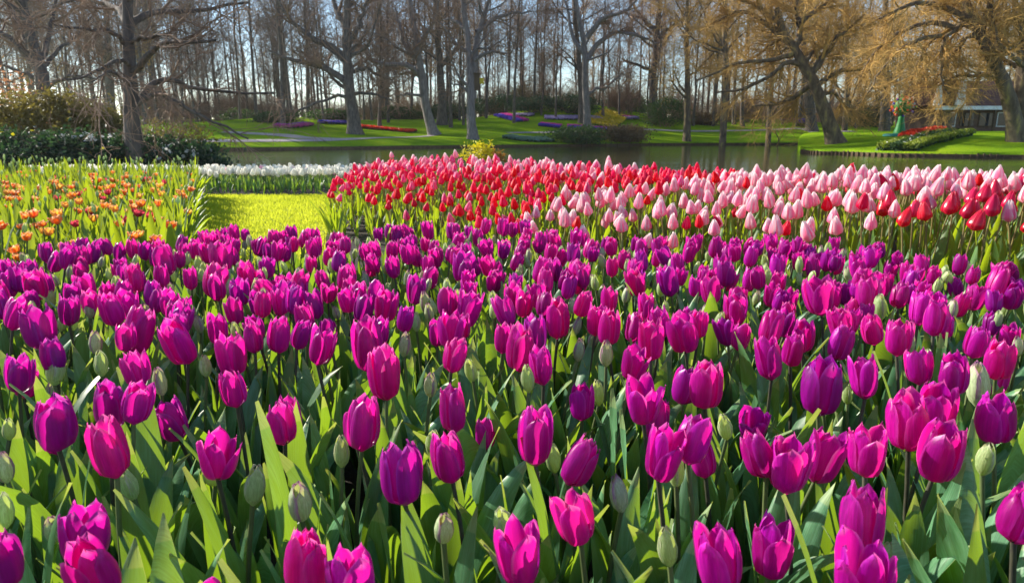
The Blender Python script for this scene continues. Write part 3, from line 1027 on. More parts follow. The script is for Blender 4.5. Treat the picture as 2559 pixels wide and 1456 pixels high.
BUDS = [
    (340, 1192, 44, "pale green bud before the base of the squarish closed purple tulip, left foreground"),
    (760, 1232, 60, "largest pale green bud on a bright stem, standing free in the left foreground"),
    (633, 1200, 55, "green bud wrapped by a long folded leaf, left of the largest bud"),
    (397, 946, 36, "green bud right of a left leaning purple tulip, left side"),
    (512, 906, 30, "small green bud left of the rough topped purple tulip"),
    (136, 916, 46, "pale grey green bud on a bent stalk near the left edge"),
    (254, 906, 34, "green bud above the pair of touching purple tulips, left side"),
    (228, 846, 34, "green bud left of the broad rounded purple tulip, left middle rows"),
    (1000, 856, 34, "green bud with dark ribs right of the rounded purple tulip, centre"),
    (1071, 956, 30, "small yellowish bud right of the leaning purple tulip, centre"),
    (1110, 1302, 50, "long green bud with a leaf before it, below and right of the largest purple tulip"),
    (1101, 1096, 42, "green bud standing against the compact reddish purple tulip, centre foreground"),
    (1246, 1292, 34, "slim green bud among leaves left of the tall smooth purple tulip, centre foreground"),
    (1318, 942, 36, "pale bud left of the front tulip of the touching trio"),
    (1520, 880, 38, "striped bud left of the flared purple tulip with the wing petal"),
    (1632, 778, 42, "fat pale bud with a dark slit above the middle rows, right of centre"),
    (1690, 1166, 42, "green bud in front of the wide purple tulip with a standing left petal"),
    (1812, 1052, 40, "plain green bud between the oval tulip and the bulging one, right foreground"),
    (1668, 1366, 50, "leaning pale bud at the bottom, left of the purple tulip at the edge"),
    (1566, 1236, 36, "shaded green bud deep among leaves, right of the tall smooth tulip"),
    (1915, 816, 36, "tall pale bud on a long stalk that overtops its neighbours, right of centre"),
    (2063, 972, 46, "pale bud standing right before the wide purple tulip, right side"),
    (2205, 766, 34, "green bud in the middle rows, left of a lone purple pair at right"),
    (2450, 962, 56, "fat yellow green bud on a bent stalk near the right edge"),
    (2462, 1136, 46, "green bud right of the smooth oval purple tulip, near the right edge"),
    (18, 1262, 52, "purple tipped pale bud cut by the left edge, low"),
    (14, 1160, 46, "green bud at the left edge above the purple tipped one"),
    (802, 872, 28, "slim green bud before the pink lit purple tulip, left of centre"),
    (1062, 752, 30, None), (1120, 754, 24, None), (1240, 742, 24, None), (1410, 866, 26, None), (1175, 912, 26, None), (582, 682, 24, None), (625, 722, 26, None), (490, 652, 22, None),
    (70, 716, 32, None), (156, 796, 28, None), (238, 766, 26, None), (820, 696, 24, None), (870, 656, 22, None), (2290, 900, 34, None), (832, 1132, 34, None),
]
EDGE_U = [-300, 0, 150, 300, 500, 540, 700, 830, 1000, 1300, 1500, 1750, 2000, 2100, 2300, 2559, 2900]
EDGE_V = [640, 628, 615, 606, 600, 572, 580, 588, 574, 560, 598, 606, 602, 600, 640, 660, 700]


def zone(u, v):
    row = "back rows" if v < 645 else ("middle rows" if v < 740 else "nearer rows")
    for lim, txt in ((250, "before the left end of the orange bed"), (520, "before the orange bed"), (830, "before the sunny lawn gap"), (1120, "before the left part of the red bed"), (1420, "before the red bed"),
                     (1800, "before the first pink tulips"), (2170, "before the pink tulips")):
        if u < lim:
            return row, txt
    return row, "before the crimson tulips at right"


def purple_tone(u, r):
    q = r.random()
    a = np.interp(u, [0, 500, 900, 2559], [.6, .3, .16, .18])
    if q < a:
        return 'violet'
    return 'magenta' if q > np.interp(u, [0, 600, 1400, 2559], [.96, .85, .72, .66]) else 'purple'


purple, buds, used = [], [], []


def add_purple(u, v, w, kind, label, lst, z=None):
    z = random.uniform(.405, .435) if z is None else z
    p = at_z(u, v, z)
    dep = project(p)[2]
    half = {'cup': .057, 'half': .062, 'open': .072, 'bud': .030}[kind]
    rad = max(.8, min(1.35, w * dep / FPX / half * .95))
    off = (.027 if kind == 'bud' else .036) * rad
    mats = (random.choice(['bud', 'bud', 'bud_tinged']), 'stem', 'leaf') if kind == 'bud' else (purple_tone(u, random), random.choice(['stem', 'stem_dark', 'stem_dark']), 'leaf')
    pl = Plant(p[0], p[1], z - off, kind, mats, rad, leaves=random.choice([4, 4, 5]), tilt=.012 if label else .05)
    pl.label = label
    pl.uv = (u, v, dep)
    lst.append(pl)
    used.append((p[0], p[1]))


for u, v, w, kind, lab in PURPLE:
    add_purple(u, v, w, kind, lab, purple)
for u, v, w, lab in BUDS:
    add_purple(u, v, w, 'bud', lab, buds, random.uniform(.37, .41))
# the rest of the bed, jittered planting rows
tries = 0
used_a = list(used)
R2 = random.Random(5)


def far_enough(x, y, d2):
    for a, b in used_a:
        if (a - x) ** 2 + (b - y) ** 2 < d2:
            return False
    return True


while tries < 15000:
    tries += 1
    y = R2.uniform(0.25, 3.7)
    x = R2.uniform(-3.6, 4.2)
    z = R2.uniform(.38, .43)
    u, v, dep = project((x, y, z))
    if not (-700 < u < 3500):
        continue
    if v < np.interp(u, EDGE_U, EDGE_V):
        continue
    low = v > 835 and v < 1500 and -20 < u < 2580   # foreground heads are placed one by one
    if low and (v > 1330 or R2.random() > .5):
        continue
    if low:
        z -= .05
    sp = (.066 if v < 760 else .073) if v < 835 else (.088 if low else .11)
    if not far_enough(x, y, sp ** 2):
        continue
    used_a.append((x, y))
    if R2.random() < .40:
        h0 = z - .05
        pl = Plant(x, y, h0, 'bud', (R2.choice(['bud', 'bud', 'bud_tinged']), 'stem', 'leaf'), R2.uniform(.70, .95), leaves=3, tilt=.05, r=R2)
        pl.label = None
        pl.uv = (u, v, dep)
        buds.append(pl)
    else:
        kind = R2.choice(['cup', 'half', 'half', 'open'])
        pl = Plant(x, y, z - .036, kind, (purple_tone(u, R2), R2.choice(['stem', 'stem_dark']), 'leaf'), R2.uniform(.70, .95), leaves=3, tilt=.07, r=R2)
        pl.label = None
        pl.uv = (u, v, dep)
        purple.append(pl)
# young leaf shoots that fill the ground between the foreground flowers
shoots = []
tries = 0
while tries < 2500 and len(shoots) < 330:
    tries += 1
    y = R2.uniform(0.12, 2.2)
    x = R2.uniform(-1.9, 1.9)
    u, v, dep = project((x, y, .15))
    if not (-250 < u < 2800) or v < 600 or v > 2300:
        continue
    if not far_enough(x, y, .062 ** 2):
        continue
    used_a.append((x, y))
    pl = Plant(x, y, .40, None, ('leaf', 'leaf', 'leaf'), 1, leaves=R2.choice([3, 4]), tilt=.08, nleaf_up=R2.uniform(.8, 1.05), r=R2)
    pl.uv = (u, v, dep)
    shoots.append(pl)

purple.sort(key=lambda p: p.uv[2])
KIND_WORD = {'cup': 'closed', 'half': 'half open', 'open': 'flared', 'bud': 'unopened'}
vis_p = [p for p in purple if -60 < p.uv[0] < 2620 and p.uv[1] < 1560]
rest_p = [p for p in purple if not (-60 < p.uv[0] < 2620 and p.uv[1] < 1560)]
for i, p in enumerate(vis_p[:300]):
    lab = p.label
    if not lab:
        a, b = zone(*p.uv[:2])
        lab = f"{KIND_WORD[p.kind]} purple tulip in the {a}, {b}"
    p.build("purple_tulip", lab, "tulip", "purple tulips in the front bed", petals=p.uv[1] > 790)
if rest_p + vis_p[300:]:
    mass("purple_tulip_mass", rest_p + vis_p[300:], "farther purple tulips crowding the back of the purple bed", "tulips")
vis_b = sorted([p for p in buds if -60 < p.uv[0] < 2620 and p.uv[1] < 1560], key=lambda p: p.uv[2])
for p in vis_b[:300]:
    lab = p.label
    if not lab:
        a, b = zone(*p.uv[:2])
        lab = f"unopened green tulip bud in the {a}, {b}"
    p.build("tulip_bud", lab, "tulip bud", "green buds in the purple bed")
hid_b = vis_b[300:] + [p for p in buds if p not in vis_b]
if hid_b:
    mass("tulip_bud_mass", hid_b, "green buds at the margins of the purple bed", "tulip buds")
shoots.sort(key=lambda p: p.uv[2])
mass("tulip_leaf_mass", shoots, "broad green tulip leaves filling the purple bed between the flowers", "leaves")

# ------------------------------------------------------------------ red and pink bed
R3 = random.Random(21)


def bed_points(n_try, test, spacing, xr, yr, r):
    pts = []
    cell = {}
    for _ in range(n_try):
        x, y = r.uniform(*xr), r.uniform(*yr)
        if not test(x, y):
            continue
        k = (int(x / spacing), int(y / spacing))
        ok = True
        for i in (-1, 0, 1):
            for j in (-1, 0, 1):
                for a, b in cell.get((k[0] + i, k[1] + j), ()):
                    if (a - x) ** 2 + (b - y) ** 2 < spacing ** 2:
                        ok = False
        if ok:
            cell.setdefault(k, []).append((x, y))
            pts.append((x, y))
    return pts


def in_bed(x, y):
    return -1.85 < x < 6.6 and bed_front(x) < y < bed_back(x) and x > np.interp(y, [5.6, 8.3], [-1.55, -1.82])


def bed_kind(u, v, x, y, r, back):
    crim = np.interp(u, [2150, 2230, 2400, 2559, 2800], [700, 500, 490, 455, 440])
    if v > crim:
        return 'crimson' if r.random() < .88 else 'pink'
    line = np.interp(u, [1300, 1400, 1550, 1700, 1850, 2000], [560, 478, 470, 452, 432, 380])
    if u > 1320 and v > line:
        return 'pink' if r.random() < .93 else 'red'
    if u > 2000:
        return 'pink'
    if back > .55 and u < 1600:
        q = r.random()
        if q < .72:
            return 'rose' if q < .42 else 'pink'
    elif r.random() < .12:
        return 'rose'
    return 'red'


red, pink, crimson = [], [], []
for x, y in bed_points(22000, in_bed, .080, (-1.9, 6.6), (1.2, 8.4), R3):
    back = (y - bed_front(x)) / (bed_back(x) - bed_front(x))
    z = float(near_z(x, y))
    h = .31 + .06 * back + R3.gauss(0, .028)
    if x > 0.6:
        h += sstep(0.6, 2.4, x) * (.20 - .27 * back)
    u, v, dep = project((x, y, z + h + .04))
    if not (-80 < u < 3500):
        continue
    k = bed_kind(u, v, x, y, R3, back)
    # the front edge flowers thinly
    if back < .12 and R3.random() < .6:
        kind = None
    else:
        kind = 'cone'
    mats = ({'crimson': 'crimson', 'pink': 'pink', 'red': 'red', 'rose': 'rose'}[k], 'stem_gold', 'leaf_far')
    pl = Plant(x, y, h, kind, mats, R3.uniform(.88, 1.12) * {'pink': 1.04, 'crimson': 1.08}.get(k, .86), leaves=3 if kind is None or back < .25 else 2, lset='far', tilt=.05, nleaf_up=.95 if kind else .8, r=R3)
    pl.uv = (u, v, dep)
    {'crimson': crimson, 'pink': pink, 'red': red, 'rose': red}[k].append(pl)


def bed_label(col, u, v, mats):
    if col == 'red':
        tone = "rosy pale edged" if mats[0] == 'rose' else "bright red"
        third = "left end" if u < 1050 else ("middle" if u < 1350 else ("right part" if u < 1650 else "pink mixed end"))
        row = "rear rows" if v < 425 else ("middle rows" if v < 470 else "front rows")
        return f"{tone} tulip in the {row}, {third} of the red bed"
    if col == 'pink':
        third = "left start" if u < 1700 else ("middle" if u < 2150 else "right end")
        row = "rear row against the water" if v < 455 else ("middle rows" if v < 500 else "front row")
        return f"pale pink tulip in the {row}, {third} of the pink bed"
    row = "upper rows" if v < 500 else ("middle rows" if v < 550 else "lowest row")
    part = "left of the cluster" if u < 2380 else "right of the cluster"
    return f"glossy crimson tulip by the right edge, {row}, {part}"


for lst, nm, col, grp in ((red, "red_tulip", 'red', "red tulips by the lake"), (pink, "pink_tulip", 'pink', "pink tulips by the lake"), (crimson, "crimson_tulip", 'crimson', "crimson tulips at the right edge")):
    fl = sorted([p for p in lst if p.kind], key=lambda p: (not (-60 < p.uv[0] < 2610), p.uv[2]))
    nv = min(300, sum(-60 < p.uv[0] < 2610 for p in fl))
    green = [p for p in lst if not p.kind]
    for p in fl[:nv]:
        p.build(nm, bed_label(col, p.uv[0], p.uv[1], p.mats), "tulip", grp)
    if fl[nv:]:
        mass(nm + "_mass", fl[nv:], f"farther {col} tulips massed at the back of the lakeside bed", "tulips")
    if green:
        mass("tulip_leaf_mass", green, f"upright green leaves in front of the {col} tulips", "leaves")

# ------------------------------------------------------------------ orange bed on the left
R4 = random.Random(33)


def in_left(x, y):
    f = np.interp(x, [-9, -2.6, -1.9, -1.5, -1.3], [2.8, 3.0, 3.15, 3.3, 3.6])
    return f < y < 9.3 and x < lawn_left(y) - .02 and x > -0.86 * y - .3


orange, green = [], []
for x, y in bed_points(14000, in_left, .098, (-8.5, -1.2), (2.8, 9.3), R4):
    u, v, dep = project((x, y, .35))
    if not (-120 < u < 640):
        continue
    q = R4.random()
    if q < .42 and y < 8.6:
        pl = Plant(x, y, R4.uniform(.28, .37), 'parrot', (R4.choice(['orange'] * 6 + ['amber'] * 3 + ['wine']), 'stem', 'leaf_bed'), R4.uniform(.6, .9), leaves=3, lset='far', r=R4)
        lst = orange
    else:
        pl = Plant(x, y, R4.uniform(.34, .43) + .10 * float(sstep(6, 9, y)), 'bud' if q < .58 else None, ('bud', 'stem', 'leaf_bed'), R4.uniform(.6, .9), leaves=4, lset='far', nleaf_up=R4.uniform(1.0, 1.3), tilt=.04, r=R4)
        lst = green
    pl.uv = (u, v, dep)
    lst.append(pl)


def left_label(u, v, what):
    row = "back rows" if v < 470 else ("middle rows" if v < 540 else "front rows")
    part = "left edge" if u < 170 else ("middle" if u < 370 else "lawn side")
    return f"{what} in the {row}, {part} of the orange bed"


for p in sorted(orange, key=lambda p: p.uv[2])[:300]:
    what = {"wine": "wine red frilled tulip", "amber": "amber yellow frilled tulip"}.get(p.mats[0], "orange frilled tulip")
    p.build("orange_tulip", left_label(*p.uv[:2], what), "tulip", "orange frilled tulips on the left")
green.sort(key=lambda p: p.uv[2])
for p in green[:300]:
    p.build("tulip_plant", left_label(*p.uv[:2], "unopened tulip plant with bud" if p.kind else "flowerless tulip plant"), "tulip plant", "unopened tulip plants on the left")
if green[300:]:
    mass("tulip_plant_mass", green[300:], "farther unopened tulip plants massed at the back of the orange bed", "tulip plants")

# ------------------------------------------------------------------ white bed
R5 = random.Random(44)


def in_white(x, y):
    return 9.65 < y < 13.1 and -8.6 < x < -0.9 and (x < -1.6 or y > 9.9) and y < np.interp(x, NEAR_X, NEAR_Y) - .1


white = []
for x, y in bed_points(14000, in_white, .13, (-8.6, -.9), (9.6, 13.1), R5):
    u, v, dep = project((x, y, .25))
    if not (60 < u < 1080):
        continue
    pl = Plant(x, y, R5.uniform(.24, .31), R5.choice(['cone', 'cup', 'half']), ('white' if R5.random() < .93 else 'pink', 'stem', 'leaf'), R5.uniform(1.0, 1.25), leaves=3, lset='far', r=R5)
    pl.uv = (u, v, dep)
    white.append(pl)
white.sort(key=lambda p: p.uv[2])
wt = []
for i in range(12):
    wp = Plant(0, 0, R5.uniform(.24, .31), R5.choice(['cone', 'cup', 'half']), ('white', 'stem', 'leaf'), R5.uniform(1.05, 1.3), leaves=3, lset='far', gz=0, r=R5)
    ix = {wp.mats[0]: 0, wp.mats[1]: 1, wp.mats[2]: 2}
    wt.append(join([(a, b, ix[c]) for a, b, c in wp.geo_list()]).mesh("white_tulip", [M[m] for m in wp.mats]))
for p in white[:300]:
    o = put("white_tulip", R5.choice(wt), None, p.loc, (0, 0, R5.uniform(0, 6.28)))
    part = "left half" if p.uv[0] < 560 else "right half"
    tag(o, f"white tulip in the front rows of the white bed beyond the lawn, {part}", "tulip", "white tulips beyond the lawn")
if white[300:]:
    mass("white_tulip_mass", white[300:], "white tulips in the rear rows of the bed beyond the lawn", "tulips")

# leaves that arch out over the lawn from both beds
arch = []
R8 = random.Random(8)
for k in range(170):
    y = R8.uniform(3.5, 9.2)
    left = R8.random() < .6
    x = (lawn_left(y) - R8.uniform(.0, .10)) if left else (lawn_right(y) + R8.uniform(.02, .14))
    if not left and y < 5.3:
        continue
    s_ = R8.uniform(.8, 1.15)
    a = (R8.gauss(0, .8) - .2) if left else math.pi + R8.gauss(0, .8)
    g_ = leaf_geo(300 + k % 12, .36, .020, .35 + .06 * (k % 10), .25 + .1 * (k % 5), .4, 8)
    arch.append((g_, TRS((x, y, float(near_z(x, y)) - .01), (0, 0, a), s_), 0))
o = put("tulip_leaf_mass", join(arch).mesh("tulip_leaf_mass", [M['leaf_far']]))
tag(o, "tulip leaves arching over both edges of the lawn strip", "leaves", None, "stuff")

# ------------------------------------------------------------------ lawn grass blades
n = 90000
gx = rng.uniform(-4.5, -0.6, n)
gy = rng.uniform(3.35, 9.6, n)
ok = is_lawn(gx, gy)
gx, gy = gx[ok], gy[ok]
n = len(gx)
h = rng.uniform(.018, .042, n)
a = rng.uniform(0, 6.28, n)
bx, by = np.cos(a) * .0035, np.sin(a) * .0035
lx, ly = rng.normal(0, .012, n), rng.normal(0, .012, n)
gz = near_z(gx, gy)
V = np.stack([np.stack([gx - bx, gy - by, gz], -1), np.stack([gx + bx, gy + by, gz], -1),
              np.stack([gx + lx + bx * .3, gy + ly + by * .3, gz + h], -1), np.stack([gx + lx - bx * .3, gy + ly - by * .3, gz + h], -1)], 1).reshape(-1, 3)
o = put("grass", Geo(V, np.arange(n * 4).reshape(-1, 4)).mesh("grass", [M['blade']]))
tag(o, "sunlit short yellow green grass of the lawn strip between the flower beds", "grass", None, "stuff")

# ------------------------------------------------------------------ crown imperial behind the red tulips
def crown_imperial(u, v, y, label, fl, big):
    p = at_y(u, v, y)
    gz0 = float(near_z(p[0], y))
    root = empty("crown_imperial", (p[0], y, gz0), label, "flower")
    H = p[2] - gz0
    put("stem", tubes(np.array([[[0, 0, 0], [0, .005, H * .5], [0, 0, H]]]), np.array([[.009, .008, .007]]), 8).mesh("stem", [M['crown_brown']]), root)
    r = np.random.default_rng(int(u))
    tuft = leaf_cloud(r, int(210 * big), (.105 * big, .10 * big, .065 * big), .034, 16, .3, .3, False, .26)
    put("foliage", tuft.mesh("foliage", [M[fl]], False), root, (0, 0, H + .015))
    for k in range(6):
        a = k * 1.047
        inn, out = FL['cup'][k % 5]
        gg = join([(inn, None, 0)] + [(q, None, 0) for q in out])
        put("bell", gg.mesh("bell", [M[fl]]), root, (math.cos(a) * .05, math.sin(a) * .05, H * .95), (math.pi + .35 * math.sin(a), .35 * math.cos(a), a), (.8, .8, .7))


crown_imperial(1200, 384, 8.2, "yellow crown imperial with leafy tuft behind the red tulips", 'crown_yellow', 1.6)
crown_imperial(1240, 394, 8.3, "smaller brownish crown imperial right of the yellow one", 'crown_brown', .9)

# ------------------------------------------------------------------ bushes
def bush(name, x, y, z0, radii, mat, label, cat, n=4000, size=.06, clumps=40, group=None, seed=0, flowers=None, spread=.28, stems=True, aspect=.5):
    r = np.random.default_rng(seed + 1000)
    root = empty(name, (x, y, z0), label, cat, group)
    g = leaf_cloud(r, n, radii, size, clumps, spread, .5, True, aspect)
    put("foliage", g.mesh("foliage", [M[mat]], False), root, (0, 0, radii[2] * .95))
    if stems:
        k = 26
        base = np.column_stack([r.normal(0, radii[0] * .15, k), r.normal(0, radii[1] * .15, k), np.full(k, -.05)])
        d = r.normal(size=(k, 3))
        d[:, 2] = np.abs(d[:, 2]) + .3
        d /= np.linalg.norm(d, axis=1, keepdims=True)
        tip = base + d * np.array([radii[0], radii[1], radii[2] * 1.9]) * .9
        mid = (base + tip) / 2 + r.normal(0, .05, (k, 3)) * radii[0]
        P = np.stack([base, mid, tip], 1)
        C, RC = grow(P, np.full((k, 3), .02), 5, (.25 * radii[0], .6 * radii[0]), (20, 60), .05, 4, r, rmin=.006)
        put("stem", join([(tubes(P, np.tile([[.03, .02, .008]], (k, 1)), 5), None, 0), (tubes(C, RC, 3), None, 0)]).mesh("stem", [M['twig']]), root)
    if flowers:
        fm, fn, fs = flowers
        fg = leaf_cloud(r, fn, tuple(q * 1.03 for q in radii), fs, 14, .16, .92, True, .9)
        put("blossom", fg.mesh("blossom", [M[fm]], False), root, (0, 0, radii[2] * .95))
    return root


# left shore shrubbery
for i, (u, y, w, hgt, mat, lab, fl, nn) in enumerate([
        (-60, 14.6, 2.0, 1.05, 'shrub_dark', "dark low evergreen shrub at the left edge behind the orange bed", None, 9000),
        (90, 14.9, 1.9, 1.0, 'shrub_dark', "dark evergreen shrub with a few yellow flecks behind the orange bed", ('crown_yellow', 40, .05), 9000),
        (235, 15.2, 1.9, .95, 'shrub_dark', "dark evergreen shrub dotted with white blossom left of the big trunk", ('fl_white', 420, .06), 9000),
        (345, 15.4, 1.7, .85, 'shrub_dark', "dark evergreen shrub in front of the big trunk by the water", ('fl_white', 260, .055), 8000),
        (425, 15.6, 1.45, .85, 'shrub_dark', "rounded dark evergreen shrub at the water's edge, rightmost of the row", None, 8000)]):
    p = at_y(u, 400, y)
    bush("evergreen_shrub", p[0], y, -.15, (w * .8, .9, hgt * .5), mat, lab, "shrub", nn, .05, 60, "dark shrubs on the left shore", i, fl, .22)
p = at_y(120, 300, 17.3)
bush("olive_bush", p[0], 17.3, -.15, (1.75, 1.3, .95), 'shrub_olive', "large rounded olive brown bush rising behind the dark shrubs at left", "bush", 16000, .05, 70, None, 21, None, .2)
p = at_y(235, 300, 18.2)
bush("olive_bush", p[0], 18.2, -.15, (.95, .9, .82), 'shrub_olive', "smaller olive green bush right of the large olive brown one", "bush", 8000, .05, 50, None, 22, None, .2)
p = at_y(10, 300, 18.5)
bush("copper_bush", p[0], 18.5, -.15, (1.6, 1.0, 1.25), 'copper', "thin copper coloured bush behind the dark shrubs at the far left", "bush", 2600, .04, 50, None, 23, None, .25)
p = at_y(425, 330, 16.2)
bush("budding_bush", p[0], 16.2, -.1, (.85, .8, .62), 'shrub_olive', "loose yellow green budding bush right of the big trunk by the water", "bush", 5000, .035, 60, None, 24, None, .28)

# shrubs across the lake
FAR_SHRUBS = [
    (1445, 362, .6, 4.0, 1.5, 'shrub', "low dark green shrub hanging over the far waterline below the slim pale tree"),
    (1560, 358, 1.0, 4.2, 1.6, 'shrub_brown', "bare brown shrub on the far waterline right of the low dark green one"),
    (1130, 288, 0, 4.6, 1.9, 'shrub_dark', "dark evergreen shrub on the slope left of the forked tree"),
    (1245, 284, 0, 5.6, 2.4, 'shrub_dark', "tall dark evergreen shrub on the slope right of the forked tree"),
    (1345, 281, 0, 5.6, 1.9, 'shrub_dark', "dark evergreen hedge shrub above the lavender strip"),
    (1430, 282, 0, 5.6, 2.1, 'shrub_dark', "dark evergreen hedge shrub left of the slim pale tree"),
    (1590, 282, 4, 5, 2.0, 'shrub', "green hedge shrub at the right of the yellow bed"),
    (1660, 322, 2, 4.8, 3.3, 'shrub', "tall dark rounded shrub in front of the golden twigs, right of the yellow bed"),
    (1000, 295, 0, 4.4, 1.5, 'shrub', "low green shrub on the slope behind the thick grey tree"),
    (830, 302, 0, 3.6, 1.2, 'shrub', "low green shrub among the wood trunks left of the thick grey tree"),
    (690, 305, 0, 3.6, 1.1, 'shrub', "low shrub at the wood edge behind the magenta bed"),
    (1055, 262, 8, 3.0, 1.8, 'shrub_olive', "yellowish bush at the wood edge behind the leaning tree"),
    (1300, 272, 10, 4.0, 3.4, 'shrub_olive', "pale budding bush rising above the evergreen hedge"),
    (1560, 285, 10, 4.0, 3.0, 'shrub_olive', "light green budding bush behind the yellow bed in the wood"),
    (2135, 322, 3, 3.2, 3.0, 'shrub', "dark holly bush right of the leaning golden tree"),
    (2190, 320, 5, 3.4, 3.6, 'shrub_dark', "dark evergreen bush behind the flower headed sculpture at left"),
    (2300, 318, 3, 3.0, 2.0, 'shrub_dark', "dark bush right of the flower headed sculpture"),
    (1760, 312, 0, 3.4, 1.6, 'shrub_brown', "brown twiggy shrub on the far bank under the golden trees"),
    (1880, 300, 5, 3.6, 2.2, 'shrub_olive', "olive shrub under the golden trees behind the far path"),
    (1990, 300, 8, 3.6, 2.4, 'shrub', "green shrub behind the blue flowers"),
    (2480, 326, 3, 4.2, .9, 'shrub', "low green hedge at the foot of the cottage"),
    (600, 303, 10, 3.4, 1.2, 'shrub', "low green shrub at the wood edge left of the magenta bed"),
    (460, 300, 10, 3.0, 1.4, 'shrub_olive', "budding bush on the far bank right of the big trunk"),
]
for i, (u, v, dy, w, hh, mat, lab) in enumerate(FAR_SHRUBS):
    p = hit(u, v)
    y = p[1] + dy
    x = at_y(u, v, y)[0]
    bush("lakeside_shrub", x, y, terrain(x, y) - .05, (w * .5 * 1.15, w * .5, hh * .5), mat, lab, "shrub", 5200, .10, 45, None, 50 + i, None, .25)


# flower beds on the far slope
def flower_bed(pts, width, mats, label, n=2200, h=.22):
    r = np.random.default_rng(len(label))
    line = resample(np.array([hit(*q) for q in pts]), 40)
    root = empty("flower_bed", tuple(line[0]), label, "flower bed")
    d = np.gradient(line[:, :2], axis=0)
    d /= np.linalg.norm(d, axis=1, keepdims=True)
    nr = np.stack([-d[:, 1], d[:, 0]], 1)
    nm = len(mats)
    for mi, mt in enumerate(['shrub'] + list(mats)):
        cnt = n if mi else n // 2
        i = r.integers(0, 40, cnt)
        j = np.clip(i + r.integers(-1, 2, cnt), 0, 39)
        f = r.random(cnt)[:, None]
        base = line[i, :2] * f + line[j, :2] * (1 - f)
        lo, hi = (-.5, .5) if mi == 0 else (-.5 + (mi - 1) / nm, -.5 + mi / nm)
        off = r.uniform(lo, hi, cnt) * width
        q = base + nr[i] * off[:, None]
        z = np.array([terrain(a, b) for a, b in q]) + (r.uniform(.02, h * .7, cnt) if mi == 0 else r.uniform(h * .6, h * 1.1, cnt))
        P = np.column_stack([q, z]) - line[0]
        a = r.uniform(0, 6.28, cnt)
        s = r.uniform(.05, .1, cnt)
        ux = np.stack([np.cos(a) * s, np.sin(a) * s, r.normal(0, .03, cnt)], 1)
        uy = np.stack([-np.sin(a) * s * .6, np.cos(a) * s * .6, r.uniform(.02, .09, cnt)], 1)
        V = np.stack([P - ux - uy, P + ux - uy, P + ux + uy, P - ux + uy], 1).reshape(-1, 3)
        put("leaves" if mi == 0 else "blossom", Geo(V, np.arange(cnt * 4).reshape(-1, 4)).mesh("blossom", [M[mt]], False), root)


flower_bed([(898, 320), (960, 325), (1035, 332)], 1.3, ['fl_red'], "long narrow bed of scarlet flowers right of the thick grey tree")
flower_bed([(690, 318), (730, 319), (770, 314)], 1.2, ['fl_magenta', 'fl_purple'], "small bed of magenta and purple flowers near the wood edge at left")
flower_bed([(800, 309), (850, 310), (890, 309)], .8, ['fl_blue'], "thin bed of blue flowers left of the thick grey tree")
flower_bed([(1250, 290), (1280, 298), (1306, 305)], 1.6, ['fl_blue', 'fl_magenta'], "slanting bed of blue and magenta flowers below the evergreen shrubs")
flower_bed([(1285, 290), (1330, 291)], 1.0, ['fl_lav'], "short lavender bed at the foot of the evergreen shrubs")
flower_bed([(1362, 297), (1420, 298), (1500, 299)], 1.4, ['fl_lav'], "long lavender bed across the slope behind the slim pale tree")
flower_bed([(1350, 314), (1400, 320)], 1.2, ['fl_blue', 'fl_magenta'], "short magenta and blue bed left of the slim pale tree")
flower_bed([(1420, 320), (1470, 323), (1520, 327)], 1.2, ['fl_blue', 'fl_magenta'], "blue and magenta bed at the foot of the slim pale tree")
flower_bed([(1500, 316), (1520, 300), (1540, 284)], 3.4, ['fl_yellow'], "yellow flower bed running up the slope right of the slim pale tree", 3500)
flower_bed([(1560, 297), (1590, 297)], .9, ['fl_lav', 'fl_magenta'], "tiny lilac bed right of the yellow one")
flower_bed([(1265, 345), (1320, 352), (1375, 352)], 1.6, ['fl_teal'], "grey green bed of budding plants at the far waterline", 3000)
flower_bed([(1805, 272), (1860, 272)], 1.2, ['fl_yellow'], "distant yellow bed seen through the golden twigs")
flower_bed([(1955, 285), (1995, 284)], 1.8, ['fl_magenta', 'fl_lav'], "distant pink azalea bed left of the dark upright trunk")
flower_bed([(1992, 316), (2014, 316)], .9, ['fl_blue'], "small patch of bright blue flowers beside the dark upright trunk", 1500, .8)
flower_bed([(2235, 384), (2275, 365), (2330, 350), (2390, 338)], 2.0, ['shrub_lime', 'shrub', 'shrub_lime'], "curving bed of leafy tulips with white flecks on the sunlit lawn at right", 3000, .34)
flower_bed([(2238, 383), (2275, 366), (2320, 354)], 1.5, ['fl_white'], "white flecked fringe of the curving bed on the sunlit lawn at right", 130, .36)
flower_bed([(2262, 358), (2300, 345), (2345, 336)], .8, ['fl_red'], "strip of red tulips along the back of the curving bed at right", 1500, .45)


# ------------------------------------------------------------------ trees
def to_world(pts, Y, dy=0.0):
    n = len(pts)
    return np.array([at_y(u, v, Y + dy * i / max(1, n - 1)) for i, (u, v) in enumerate(pts)])


